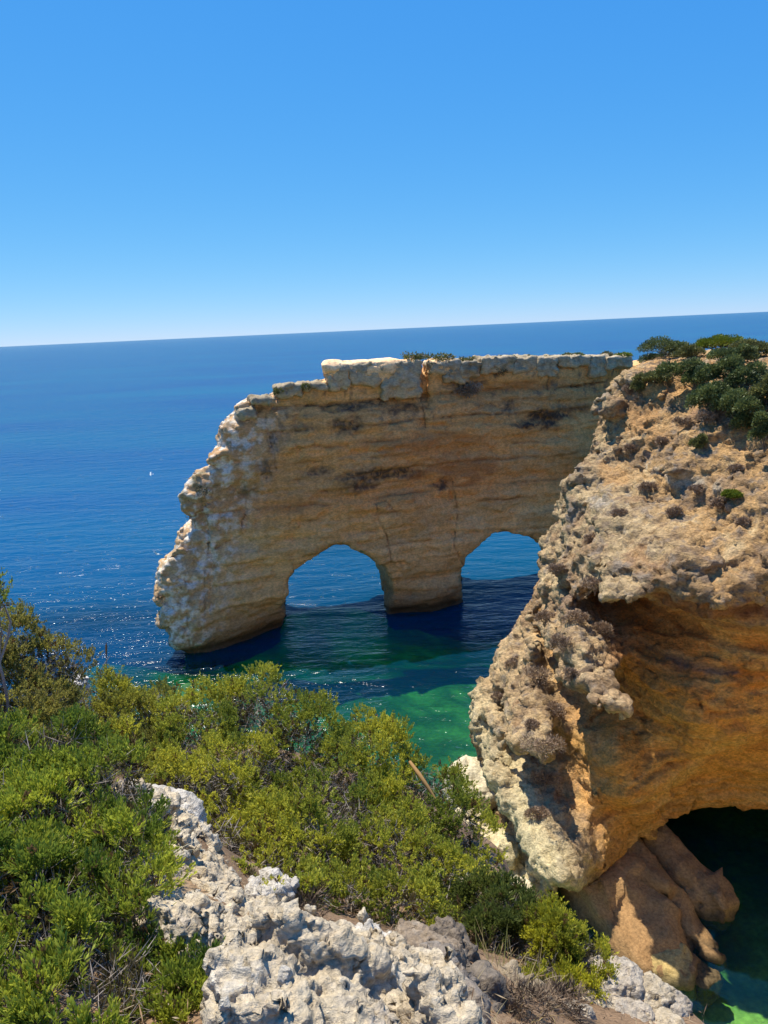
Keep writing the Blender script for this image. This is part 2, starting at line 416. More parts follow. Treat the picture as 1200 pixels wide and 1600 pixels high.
def thick(x): return 8.2 - 3.2 * sstep(-8, -19, x)
D = np.full((len(xs), len(ys), len(zs)), 9.0, np.float32)
bandI = []
for j, yv in enumerate(ys):
    u = yv - (ARCH_Y0 + ARCH_K * xs)                        # how far behind the front face
    du = (u / math.sqrt(1 + ARCH_K ** 2)).astype(np.float32)
    foot = (-1.9 * np.exp(-((xs + 15.2) / 3.6) ** 2)[:, None] * sstep(9.0, 1.5, zs)[None] + 1.1 * np.exp(-((xs + 9.6) / 1.6) ** 2)[:, None] * sstep(5, 1, zs)[None] - .9 * np.exp(-((xs - 4.2) / 2.6) ** 2)[:, None] * sstep(6, 1, zs)[None] + .9 * sstep(1.4, 0, zs)[None]).astype(np.float32)
    front = -(du[:, None] - prof[None] - foot); back = du[:, None] - thick(xs)[:, None].astype(np.float32) - 0.4 * prof[None]
    slab = np.maximum(front, back)
    # both openings run on along the sea-ward axis, the jambs flaring a little
    Xs = X2 - (u * 0.03)[:, None]
    D[:, j, :] = smax(slab, d_out + 0.06 * np.maximum(du - 3, 0)[:, None], 0.9)
# openings: signed distance sampled once per slice with a plan shift that follows the axis
da_ = poly_sdf(X2, Z2, ha).astype(np.float32); db_ = poly_sdf(X2, Z2, hb).astype(np.float32)
for j, yv in enumerate(ys):
    u = yv - (ARCH_Y0 + ARCH_K * xs)
    def shifted(d, kx):
        sx = np.clip(xs - u * kx, xs[0], xs[-1])
        fi = (sx - xs[0]) / h; i0 = np.clip(fi.astype(int), 0, len(xs) - 2); f = (fi - i0)[:, None].astype(np.float32)
        return d[i0] * (1 - f) + d[i0 + 1] * f
    D[:, j, :] = smax(D[:, j, :], -shifted(da_, -0.10), 0.45)
    D[:, j, :] = smax(D[:, j, :], -shifted(db_, 0.09), 0.45)
B = np.argwhere(np.abs(D) < 1.1)
P = np.stack([xs[B[:, 0]], ys[B[:, 1]], zs[B[:, 2]]], 1)
n = 0.70 * fbm(P, (5.5, 5.5, 3.0), 3, 1) + 0.14 * ridged(P, (3.2, 3.2, 1.4), 2, 9) + 0.12 * perlin(P, (9, 9, 1.1), 14)
tip = sstep(-9, -15, P[:, 0] - 0.35 * (P[:, 2] - 10)) * 0.5
n = n + tip * 0.6 * facet(P, (1.8, 1.8, 1.2), 31)
# vertical joints
crack = np.zeros(len(P), np.float32)
for (px, py0, py1, wdt, dep) in ((663, 565, 625, 0.32, 1.3), (663, 620, 665, 0.22, 0.5), (325, 835, 945, 0.20, 0.55), (378, 760, 830, 0.10, 0.35), (463, 640, 710, 0.10, 0.3), (708, 760, 850, 0.12, 0.35), (590, 785, 850, 0.10, 0.3)):
    x0, z0 = arch_pt(px, py0); x1, z1 = arch_pt(px, py1)
    wob = 0.25 * perlin(P * np.array([0, 0, 1], np.float32), 1.6, int(px))
    crack += dep * np.exp(-((P[:, 0] - x0 + wob) / wdt) ** 2) * sstep(z1 - 0.6, z1 + 0.3, P[:, 2]) * (1 - sstep(z0, z0 + 0.8, P[:, 2]))
D[B[:, 0], B[:, 1], B[:, 2]] += (n + crack).astype(np.float32)
V, Q = surface_nets(D, org, h)
V, Q = subdivide(V, Q)
Nn = normals(V, Q)
STAIN = [fbm(V, (1.7, 1.7, 0.85), 4, 100 + 31 * q, 0.65) for q in range(3)]
BREAK = [fbm(V, (3.5, 3.5, 30), 2, 340 + q) for q in range(3)]
WAVE = .35 * perlin(V, (6, 6, 50), 350) + .12 * perlin(V, (1.3, 1.3, 9), 351)
def blob(V, px, py, rx, rz, seed, fn=arch_pt, soft=0.5):
    x, z = fn(px, py)
    d = np.sqrt(((V[:, 0] - x) / (rx * 1.3)) ** 2 + ((V[:, 2] - z) / (rz * 1.3)) ** 2) + 0.75 * STAIN[seed % 3]
    return 1 - sstep(1 - soft, 1.0, d)
facing = sstep(.1, .5, -Nn[:, 1])
PART = np.zeros(len(V)); SHELF = np.zeros(len(V))
for i, (zq, aq) in enumerate(((19.35, 1.0), (18.55, .5), (17.3, .8), (15.9, .5), (14.6, .6), (13.3, .55), (12.2, .8), (11.1, .6), (9.7, .8), (8.3, .3), (6.8, .4), (5.2, .35), (3.4, .6))):
    zz = V[:, 2] + WAVE - zq; pres = sstep(-.25, .2, BREAK[i % 3] + .12 * math.sin(zq * 3))
    PART = np.maximum(PART, aq * np.exp(-(zz / .10) ** 2) * pres); SHELF += aq * pres * np.exp(-np.maximum(zz, 0) / .45) * (zz > 0)
CRACK = np.zeros(len(V))
for pts in (((325, 835), (322, 880), (327, 945)), ((663, 565), (660, 620), (666, 670)), ((378, 755), (382, 800), (376, 832)), ((708, 755), (716, 800), (708, 850), (722, 880)), ((588, 786), (592, 815), (606, 838), (612, 880)), ((588, 786), (604, 783), (622, 806)),
            ((330, 860), (352, 850), (384, 832)), ((410, 650), (425, 700), (432, 735)), ((860, 580), (858, 610)), ((300, 945), (304, 1000))):
    q = [np.array(arch_pt(*p)) for p in pts]
    wx, wz = V[:, 0] + .10 * STAIN[0], V[:, 2] + .10 * STAIN[1]
    for a_, b_ in zip(q[:-1], q[1:]):
        e = b_ - a_; t_ = np.clip(((wx - a_[0]) * e[0] + (wz - a_[1]) * e[1]) / (e @ e), 0, 1)
        CRACK = np.maximum(CRACK, np.exp(-(np.hypot(wx - a_[0] - e[0] * t_, wz - a_[1] - e[1] * t_) / (.055 + .03 * STAIN[2])) ** 2) * (.6 + .4 * sstep(-.2, .2, STAIN[1])))
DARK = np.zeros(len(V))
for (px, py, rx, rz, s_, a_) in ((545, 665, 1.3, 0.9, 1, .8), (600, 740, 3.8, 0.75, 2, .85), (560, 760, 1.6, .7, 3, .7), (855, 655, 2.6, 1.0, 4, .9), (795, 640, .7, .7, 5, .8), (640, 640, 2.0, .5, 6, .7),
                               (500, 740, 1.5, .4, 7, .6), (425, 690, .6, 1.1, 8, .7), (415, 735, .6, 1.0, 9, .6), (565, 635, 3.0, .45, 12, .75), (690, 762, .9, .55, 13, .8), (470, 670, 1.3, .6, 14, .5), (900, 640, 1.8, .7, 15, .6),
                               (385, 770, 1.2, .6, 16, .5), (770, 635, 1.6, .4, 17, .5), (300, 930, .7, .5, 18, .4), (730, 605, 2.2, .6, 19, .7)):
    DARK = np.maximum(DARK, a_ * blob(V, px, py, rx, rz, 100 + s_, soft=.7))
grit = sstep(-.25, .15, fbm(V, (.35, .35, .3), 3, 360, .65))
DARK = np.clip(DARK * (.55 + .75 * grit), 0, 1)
fine = 0.13 * np.sign(perlin(V, (14, 14, 0.9), 40) + .1 * perlin(V, 1.0, 39)) * .35 + 0.07 * fbm(V, (1.6, 1.6, 0.5), 4, 41, 0.6) + 0.03 * ridged(V, (1.2, 1.2, 0.4), 2, 43)
fine += facing * (-.34 * PART - .18 * CRACK + .16 * np.clip(SHELF, 0, 1.2) - .28 * DARK * (1.2 - grit))
tipv = sstep(-9, -15, V[:, 0] - 0.35 * (V[:, 2] - 10))
fine += tipv * (0.10 * ridged(V, 0.8, 2, 47) + 0.15 * facet(V, (0.8, 0.8, 0.55), 48)) + 0.10 * (1 - tipv) * facet(V, (1.3, 1.3, 0.5), 49)
V = V + Nn * fine[:, None]
Nn = normals(V, Q)
def paint(c, mask, rgb): return c * (1 - mask[:, None]) + mask[:, None] * np.asarray(rgb)
zw = V[:, 2] + 0.5 * fbm(V, (7, 7, 3), 2, 51) + 0.12 * fbm(V, (1.5, 1.5, 0.6), 2, 53)
ZB = [-1, 0.5, 1.6, 3.0, 6.5, 9.5, 10.6, 11.6, 12.6, 15.0, 16.8, 18.6, 19.6, 20.3, 21.2, 22.5]
CB = np.array([(.10, .075, .04), (.15, .11, .06), (.30, .22, .115), (.37, .285, .16), (.42, .335, .195), (.41, .315, .175), (.42, .27, .125), (.41, .26, .12), (.35, .255, .14),
               (.42, .285, .135), (.40, .28, .14), (.36, .27, .15), (.37, .265, .13), (.43, .31, .16), (.46, .39, .27), (.60, .54, .43)])
c = np.stack([np.interp(zw, ZB, CB[:, k]) for k in range(3)], 1)
st = 0.5 + 0.5 * perlin(np.stack([V[:, 0] * 0.05, V[:, 1] * 0.05, zw], 1), (1, 1, 0.42), 57)
c *= (0.80 + 0.36 * st)[:, None] * np.array([1.78, 1.30, .88])
c *= (1 + .28 * fbm(V, (.45, .45, 1.6), 4, 56, .65))[:, None]
c = paint(c, 0.55 * sstep(0.05, 0.5, fbm(V, (6, 6, 1.6), 4, 58)), (.50, .27, .09))       # ochre wash
c = paint(c, 0.45 * sstep(0.1, 0.5, fbm(V, (5, 5, 3.5), 4, 59)) * (V[:, 2] < 9.5), (.48, .37, .20))   # bleached beds
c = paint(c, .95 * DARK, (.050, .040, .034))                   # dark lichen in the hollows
for (px, py, rx, rz, s, a) in ((720, 735, 3.2, 1.2, 1, .7), (445, 795, 2.0, .5, 2, .5), (700, 700, 5, .8, 3, .4), (640, 690, 5, .6, 7, .45), (820, 605, 4.0, .4, 4, .6), (330, 660, 1.0, .8, 5, .7), (290, 815, .8, .4, 6, .8)):
    c = paint(c, a * blob(V, px, py, rx, rz, 200 + s), (.40, .16, .05))                      # iron stains
bl = sstep(0.15, 0.5, fbm(V, (0.9, 0.9, 1.4), 4, 66, 0.65))
c = paint(c, bl * 0.75 * sstep(16.0, 18, V[:, 2]) * (V[:, 2] < 21.5), (.13, .10, .075))
c = paint(c, .9 * PART, (.11, .07, .038)); c = paint(c, .7 * CRACK, (.08, .05, .03)); c = paint(c, .35 * np.clip(SHELF, 0, 1), (.60, .44, .25))  # dark joints; the parting lines also paint in ledge shadow
zz = sstep(3.6, 1.2, V[:, 2] + .8 * fbm(V, (3, 3, 1.2), 3, 352)); c = paint(c, .75 * zz, (.24, .155, .08))      # tide-stained foot
crust = sstep(-0.1, 0.25, fbm(V, 0.8, 4, 68, 0.65))
c = paint(c, 0.9 * crust * tipv, (.74, .68, .56))  # pale crust, whitened further to put sun on the nose into the colour
c = paint(c, 0.5 * (1 - crust) * tipv, (.36, .28, .18))
mo = sstep(0.1, 0.4, fbm(V, 1.1, 3, 69)) * blob(V, 305, 770, 1.6, 1.6, 71)
c = paint(c, 0.7 * mo, (.16, .15, .07))
wet = 1 - sstep(0.5, 1.3, V[:, 2] + 0.25 * fbm(V, 2, 2, 72))
c = paint(c, 0.8 * wet, (.05, .042, .028))
arch = empty('sea_arch', (0, ARCH_Y0, 0), 'big layered limestone sea arch with two openings standing in the blue sea', 'rock arch')
AO = (0, ARCH_Y0, 0)
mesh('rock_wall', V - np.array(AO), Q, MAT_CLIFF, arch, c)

def rock_block(size, h, seed, amp=0.12, rnd=0.12, wl=1.0):
    """a rough block of stone about the origin"""
    sx, sy, sz = [q / 2 for q in size]; m_ = amp * 2.2 + 2 * h
    ax, org = grid3((-sx - m_, -sy - m_, -sz - m_), (sx + m_, sy + m_, sz + m_), h)
    G = np.stack(np.meshgrid(*ax, indexing='ij'), -1); shp = G.shape[:3]
    q = np.abs(G) - (np.array([sx, sy, sz]) - rnd)
    d = np.linalg.norm(np.maximum(q, 0), axis=-1) + np.minimum(q.max(-1), 0) - rnd
    Pn = G.reshape(-1, 3) + seed * 13.7
    d = d + (amp * fbm(Pn, wl, 3, seed) + 0.5 * amp * ridged(Pn, wl * 0.6, 2, seed + 3)).reshape(shp)
    V, Q = surface_nets(d.astype(np.float32), org, h)
    return V, Q
# the pale cap course: separate blocks along the top
caps = [(508, 540, 572, 608, 1.0), (540, 590, 570, 608, .9), (590, 655, 568, 606, .9), (668, 715, 566, 590, .8), (715, 748, 566, 584, .6), (748, 800, 560, 583, .9), (800, 838, 559, 582, .9), (838, 868, 559, 581, .95),
        (868, 920, 558, 580, .95), (920, 945, 557, 579, 1), (945, 985, 557, 578, 1), (690, 730, 575, 596, .7), (426, 468, 603, 618, .8), (468, 505, 600, 613, .8), (364, 392, 640, 652, .8), (386, 424, 622, 636, .7)]
for i, (a, b_, t0, t1, w) in enumerate(caps):
    x0, zt = arch_pt(a, t0); x1, zb = arch_pt(b_, t1)
    L_ = x1 - x0 + 0.12; hh = (zt - zb) * (1.05 + .35 * math.sin(i * 3.7)); zb = zt - hh
    V, Q = rock_block((L_, 2.2, hh), 0.13, 400 + i, 0.16, 0.05, 1.3)
    Nn = normals(V, Q); V = V + Nn * (0.16 * facet(V + 9.1 * i, (.8, .8, .5), 405) + 0.08 * ridged(V + i, .5, 2, 406))[:, None]
    cx = (x0 + x1) / 2; pos = np.array([cx, ARCH_Y0 + ARCH_K * cx + 1.42 + 0.14 * math.sin(i * 2.4), (zt + zb) / 2])
    rot = math.atan(ARCH_K) + 0.03 * math.sin(i * 5.1); co, si = math.cos(rot), math.sin(rot)
    Vr = np.stack([V[:, 0] * co - V[:, 1] * si, V[:, 0] * si + V[:, 1] * co, V[:, 2]], 1) + pos
    g = fbm(Vr, 0.7, 4, 410, 0.65)
    cc_ = np.tile(np.array([.46, .37, .235]) * w, (len(V), 1))
    cc_ = paint(cc_, 0.6 * sstep(0.0, 0.4, g), (.24, .185, .125)); cc_ = paint(cc_, 0.6 * sstep(0.1, 0.5, -g), (.56, .49, .37))
    cc_ = paint(cc_, .75 * sstep(.1, -.45, (Vr[:, 2] - pos[2]) / hh + .3 * g), (.58, .39, .19))
    mesh('cap_block', Vr - np.array(AO), Q, MAT_CLIFF, arch, cc_)

# ------------------------------------------------------------------ the near headland with its cave
face_px = [(1000, 575, 44), (1100, 600, 38), (1200, 600, 34), (1190, 560, 36.5), (1300, 600, 31.5), (1450, 600, 29),
           (945, 700, 42.3), (1050, 720, 35.5), (1190, 720, 31.0), (1350, 720, 28.5),
           (890, 850, 40.0), (950, 850, 32.0), (1050, 850, 29.5), (1190, 850, 27.7), (1400, 850, 25.0),
           (858, 950, 39.2), (905, 950, 32.2), (940, 950, 29.0), (1000, 950, 27.9), (1080, 950, 27.4), (1190, 950, 26.8), (1400, 950, 25.0),
           (785, 1080, 38), (845, 1080, 31.0), (892, 1080, 28.9), (950, 1080, 28.3), (1050, 1080, 27.9), (1190, 1080, 27.4), (1400, 1080, 25.5),
           (752, 1180, 36.8), (800, 1180, 30.4), (852, 1180, 28.4), (950, 1180, 28.6), (1060, 1180, 28.6), (1190, 1180, 28.3), (1400, 1180, 26),
           (750, 1260, 35.5), (795, 1280, 29.2), (850, 1280, 27.7), (950, 1280, 28.3), (1070, 1280, 29.6), (1190, 1280, 29.4), (1400, 1280, 27),
           (800, 1380, 28.6), (880, 1400, 27.4), (1000, 1420, 28.5)]
FP = np.array([at(*p) for p in face_px])
Ft = TPS(FP[:, [0, 2]], FP[:, 1], 0.02)
h = 0.23
ax, org = grid3((0.5, 21.0, -2.0), (28.0, 56.0, 24.2), h)
xs, ys, zs = ax
X2, Z2 = np.meshgrid(xs, zs, indexing='ij')
F2 = np.clip(Ft(X2, Z2), 15, 75).astype(np.float32)
gxx, gzz = np.gradient(F2, h); sl = 1 / np.sqrt(1 + np.minimum(gxx ** 2 + gzz ** 2, 16))
# top surface: gently domed, a little higher behind the slope on the right
XT, YT = np.meshgrid(xs, ys, indexing='ij')
top = (22.0 + 0.2 * np.sin(XT * 0.35) + 0.3 * sstep(18, 26, XT)).astype(np.float32)
D = (F2 * 1.0)[:, None, :] - ys[None, :, None]
D *= sl[:, None, :]
D = smax(D, zs[None, None, :] - top[:, :, None], 1.0)
# the seaward flank: its outline (x, y) by height, falling back behind it
SIL = np.array([at(*p) for p in ((1000, 540, 45), (978, 562, 45), (940, 640, 43.5), (925, 700, 42.6), (885, 775, 41.5), (868, 820, 41), (845, 880, 40.2), (840, 930, 39.6), (815, 985, 39), (770, 1060, 38), (745, 1110, 37.4), (741, 1170, 36.8), (752, 1215, 35.4), (768, 1260, 33.6), (772, 1330, 31.5), (782, 1400, 29.6))])
SIL = SIL[np.argsort(SIL[:, 2])]
xl = np.interp(zs, SIL[:, 2], SIL[:, 0]); yl = np.interp(zs, SIL[:, 2], SIL[:, 1])
dy = ys[:, None] - yl[None]
xb = xl[None] - 0.22 + np.where(dy < 0, 0.07 * dy, 0.24 * dy + 0.30 * np.maximum(dy - 1.0, 0))
D = smax(D, (xb[None] - xs[:, None, None]) * 0.95, 1.0)
D = np.maximum(D, (ys - 55.3)[None, :, None])
D = np.maximum(D, (xs - 27.5)[:, None, None]).astype(np.float32)
# cave
def add_ell(c, r, k, cut=False):
    i = [slice(max(0, int((c[q] - r[q] - 1.5 - ax[q][0]) / h)), max(0, int((c[q] + r[q] + 1.5 - ax[q][0]) / h) + 1)) for q in range(3)]
    e = ell(c, r, [ax[q][i[q]] for q in range(3)]); sub = D[i[0], i[1], i[2]]
    D[i[0], i[1], i[2]] = smax(sub, -e, k) if cut else smin(sub, e, k)
def ell(c, r, a_):
    xs, ys, zs = a_
    return ((np.sqrt(((xs - c[0]) / r[0])[:, None, None] ** 2 + ((ys - c[1]) / r[1])[None, :, None] ** 2 + ((zs - c[2]) / r[2])[None, None, :] ** 2) - 1) * min(r)).astype(np.float32)
add_ell((15.0, 31.5, -1.6), (8.6, 9.5, 4.3), 0.7, True)
add_ell((9.0, 28.8, -0.6), (2.6, 3.6, 2.1), 0.5, True)
# knobs and bosses that stand out of the face
for px, py, y, r in ((1075, 880, 29.4, (.7, .7, .5)), (1030, 920, 29.6, (.5, .6, .25)), (1065, 730, 34.6, (1.8, 1.2, .3)), (950, 640, 42.6, (1.1, 1.6, .7)), (985, 590, 43.5, (.9, 1.4, .5)), (965, 705, 40.0, (.6, 1.6, 1.2)), (900, 780, 38.8, (.6, 1.5, 1.0)),
                       (870, 1265, 28.6, (.8, .8, .35)), (845, 1300, 28.5, (.9, .8, .35)), (760, 1120, 36, (.5, 1.5, 1.3)), (790, 1330, 29.5, (.55, .7, 1.1))):
    add_ell(at(px, py, y), r, 0.35)
B = np.argwhere(np.abs(D) < 1.1)
P = np.stack([xs[B[:, 0]], ys[B[:, 1]], zs[B[:, 2]]], 1)
up = sstep(12.0, 14.2, P[:, 2]); left = sstep(9.6, 6.6, P[:, 0] - 0.42 * np.maximum(P[:, 2] - 6, 0))
roughness = np.clip(0.30 + 0.75 * up + 0.75 * left - .5 * left * sstep(5, 2, P[:, 2]), 0, 1.1)
topk = 1 - 0.75 * sstep(20.3, 21.8, P[:, 2])
n = roughness * topk * (0.30 * fbm(P, (4, 4, 2.6), 2, 81) + 0.36 * facet(P, (2.2, 2.2, 1.6), 83)) + 0.25 * topk * fbm(P, (7, 7, 3.5), 2, 85)
n += 0.25 * left * ridged(P, (1.2, 1.2, 5.0), 2, 87)
# beds arching over the cave
rr = np.hypot((P[:, 0] - 15.5) * 0.55, (P[:, 2] + 1.0))
n += (1 - up) * 0.10 * perlin(np.stack([rr, P[:, 1] * 0.2, P[:, 0] * 0.12], 1), (0.55, 1, 1), 88)
n += 0.35 * up * np.abs(perlin(P, (4, 4, 0.8), 89)) + 0.06 * up
D[B[:, 0], B[:, 1], B[:, 2]] += n.astype(np.float32)
V, Q = surface_nets(D, org, h)
del D
# drop what lies far behind and out of sight below the water
V = smooth(V, Q, 1, 0.35)
seen = (V[Q][:, :, 2].max(1) > -0.9) & (V[Q][:, :, 0].min(1) < 27) & (V[Q][:, :, 1].min(1) < 55)
V, Q = subdivide(V, Q[seen])
Nn = normals(V, Q)
up = sstep(12.0, 14.0, V[:, 2] + 0.9 * fbm(V, 3, 2, 90)); left = sstep(9.6, 6.6, V[:, 0] - 0.42 * np.maximum(V[:, 2] - 6, 0))
rg = np.clip(0.28 + 0.85 * up + 0.9 * left, 0, 1.15)
fine = rg * (0.07 * fbm(V, (1.1, 1.1, 0.6), 4, 91, 0.6) + 0.09 * ridged(V, (0.8, 0.8, 0.45), 3, 93, 0.6) + 0.15 * facet(V, (0.95, 0.95, 0.65), 92) + 0.085 * facet(V, (0.36, 0.36, 0.28), 94))
arc = np.stack([np.hypot((V[:, 0] - 15.5) * .55, V[:, 2] + 1) + .12 * fbm(V, 1.5, 3, 98), V[:, 1] * .2, V[:, 0] * .16], 1)
inner = (1 - up) * (1 - left)
bed = perlin(arc, (0.5, 1, 1), 97); bed2 = perlin(arc, (0.17, 1, 1.5), 99)
fine += inner * (.12 * np.sign(bed) * sstep(0, .12, np.abs(bed)) + .05 * bed2 + .16 * facet(V, (1.5, 1.5, .8), 121) + .06 * facet(V, (.5, .5, .3), 122) - .18 * sstep(.06, .0, np.abs(perlin(V, (2.2, 2.2, 1.6), 123))) * sstep(-.1, .3, fbm(V, 3, 2, 124)))
CRK = inner * sstep(.05, .0, np.abs(perlin(V, (2.2, 2.2, 1.6), 123))) * sstep(-.1, .3, fbm(V, 3, 2, 124)); BEDL = inner * sstep(.10, .0, np.abs(bed))
V = V + Nn * fine[:, None]
Nn = normals(V, Q)
STAIN = [fbm(V, 0.9, 4, 500 + 31 * q, 0.65) for q in range(3)]
def head_blob(V, px, py, y, rx, rz, seed, soft=0.5):
    p = at(px, py, y)
    d = np.sqrt(((V[:, 0] - p[0]) / rx) ** 2 + ((V[:, 1] - p[1]) / (rx * 2.2)) ** 2 + ((V[:, 2] - p[2]) / rz) ** 2) + 0.8 * STAIN[seed % 3]
    return 1 - sstep(1 - soft, 1.0, d)
zw = V[:, 2] + 0.7 * fbm(V, (4, 4, 2), 3, 101)
ZB = [-1, 0.3, 1.2, 4, 6.5, 8.6, 9.8, 10.8, 11.6, 12.8, 13.8, 16, 19, 21.5, 23]
CB = np.array([(.16, .12, .05), (.26, .17, .07), (.40, .235, .08), (.47, .265, .085), (.50, .29, .095), (.50, .30, .105), (.46, .235, .075), (.40, .17, .05), (.42, .195, .06), (.45, .27, .11), (.43, .31, .175),
               (.42, .325, .205), (.43, .33, .205), (.45, .33, .19), (.47, .34, .20)])
c = np.stack([np.interp(zw, ZB, CB[:, k]) for k in range(3)], 1)
c *= np.where(zw[:, None] < 12.5, np.array([1.46, 1.16, .72]), np.array([1.20, .95, .64]))  # lower face colour raised to make up for weak fill light
lf = left * sstep(0, 1, 0.5 + left)
c = paint(c, 0.85 * left, (.48, .36, .20))
c = paint(c, 0.7 * left * sstep(5.5, 2.0, V[:, 2]), (.56, .44, .20))
g = fbm(V, (1.6, 1.6, 1.1), 5, 103, 0.62); g2 = fbm(V, (0.8, 0.8, 0.6), 4, 107, 0.65)
rough_zone = np.clip(up + left, 0, 1)
c = paint(c, 0.85 * rough_zone * sstep(0.05, 0.30, g), (.25, .165, .09))        # brown crust
c = paint(c, 0.8 * rough_zone * sstep(0.12, 0.40, -g), (.62, .46, .245))          # clean pale rock
c = paint(c, 0.8 * rough_zone * sstep(0.05, 0.35, fbm(V, (3.2, 3.2, 1.8), 4, 104, .6)), (.33, .205, .105))   # earthy patches
c = paint(c, 0.7 * rough_zone * sstep(0.15, 0.40, fbm(V, (.5, .5, .4), 3, 105, .65)), (.20, .145, .10))
c = paint(c, 0.75 * rough_zone * sstep(0.15, 0.40, g2), (.27, .22, .17))           # grey lichen
c = paint(c, 0.7 * (1 - rough_zone) * sstep(0.1, 0.5, fbm(V, (3, 3, 1.0), 4, 109, 0.6)), (.52, .20, .04))   # rust streaks
c = paint(c, 0.55 * (1 - rough_zone) * sstep(0.1, 0.5, fbm(V, (2.5, 2.5, 1.2), 4, 111, 0.6)), (.72, .44, .13))
for px, py, y, rx, rz, s, a, rgb in ((1060, 600, 40, 2.2, 1.1, 1, .9, (.50, .29, .115)), (1000, 660, 40, 1.6, 1.2, 2, .9, (.46, .26, .105)), (960, 740, 38, 1.0, 1.0, 3, .6, (.48, .26, .09)),
                                     (1120, 945, 27.8, 2.6, .6, 4, .7, (.30, .11, .035)), (1160, 950, 27.2, .9, .45, 5, .8, (.13, .045, .02)), (1060, 950, 28.2, .6, .3, 6, .7, (.16, .06, .025)), (1010, 880, 30, 1.0, .7, 7, .5, (.33, .16, .06)),
                                     (1100, 1050, 27.8, 2.2, .30, 8, .6, (.16, .12, .09)), (880, 800, 38, .8, .9, 9, .5, (.24, .22, .20)), (1100, 650, 35, 1.6, .6, 10, .5, (.33, .19, .12)),
                                     (860, 1170, 29.6, .55, 1.2, 11, .85, (.15, .105, .085)), (850, 1240, 29.0, .5, .5, 12, .8, (.15, .10, .08)), (840, 1060, 32, .7, .7, 13, .7, (.20, .13, .10)), (900, 950, 33, .9, 1.1, 14, .6, (.24, .16, .115)),
                                     (1080, 880, 29.4, .55, .5, 15, .8, (.58, .53, .43)), (1065, 745, 34.4, 1.6, .4, 16, .6, (.55, .48, .36)), (1180, 590, 35.5, 1.1, .5, 17, .8, (.48, .44, .37)), (780, 1330, 29.6, .8, 1.6, 18, .85, (.62, .53, .30)), (830, 1310, 28.6, .5, .3, 19, .8, (.60, .52, .38)),
                                     (1120, 1050, 28, 1.6, .12, 20, .7, (.12, .10, .09)), (930, 780, 36, .8, .7, 21, .5, (.34, .33, .31)), (1000, 790, 32.5, .9, .5, 22, .5, (.36, .34, .31))):
    c = paint(c, a * head_blob(V, px, py, y, rx, rz, 500 + s), rgb)
c = paint(c, 0.9 * sstep(8.0, 5.6, V[:, 0] + .5 * fbm(V, 1.2, 2, 130)) * sstep(6.5, 3.0, V[:, 2] + 1.2 * fbm(V, 1.5, 3, 131)), (.68, .57, .32))
c = paint(c, .7 * CRK, (.10, .055, .025)); c = paint(c, .45 * BEDL, (.20, .10, .04)); c = paint(c, inner * .35 * sstep(.1, .5, bed2), (.62, .40, .16))
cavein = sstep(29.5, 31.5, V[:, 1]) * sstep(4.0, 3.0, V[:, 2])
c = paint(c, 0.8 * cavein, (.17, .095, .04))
keepf = (V[Q][:, :, 2].max(1) > -1.4)
head = empty('headland', (14, 34, 0), 'near ochre limestone headland with a dark cave at its foot, right side', 'cliff')
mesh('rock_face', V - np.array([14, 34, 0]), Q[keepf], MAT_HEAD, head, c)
HEAD_V = V[::3]; HEAD_N = Nn[::3]
def on_head(px, py):
    """a point of the headland's surface seen at that pixel"""
    r = ray(px, py); r = r / np.linalg.norm(r); d = HEAD_V - np.array([0, 0, CAM_H]); t = d @ r
    off = np.linalg.norm(d - t[:, None] * r, axis=1); ok = off < 0.22
    if not ok.any(): ok = off < off.min() + 0.1
    i = np.where(ok)[0]; i = i[np.argmin(t[i])]
    return HEAD_V[i], HEAD_N[i]

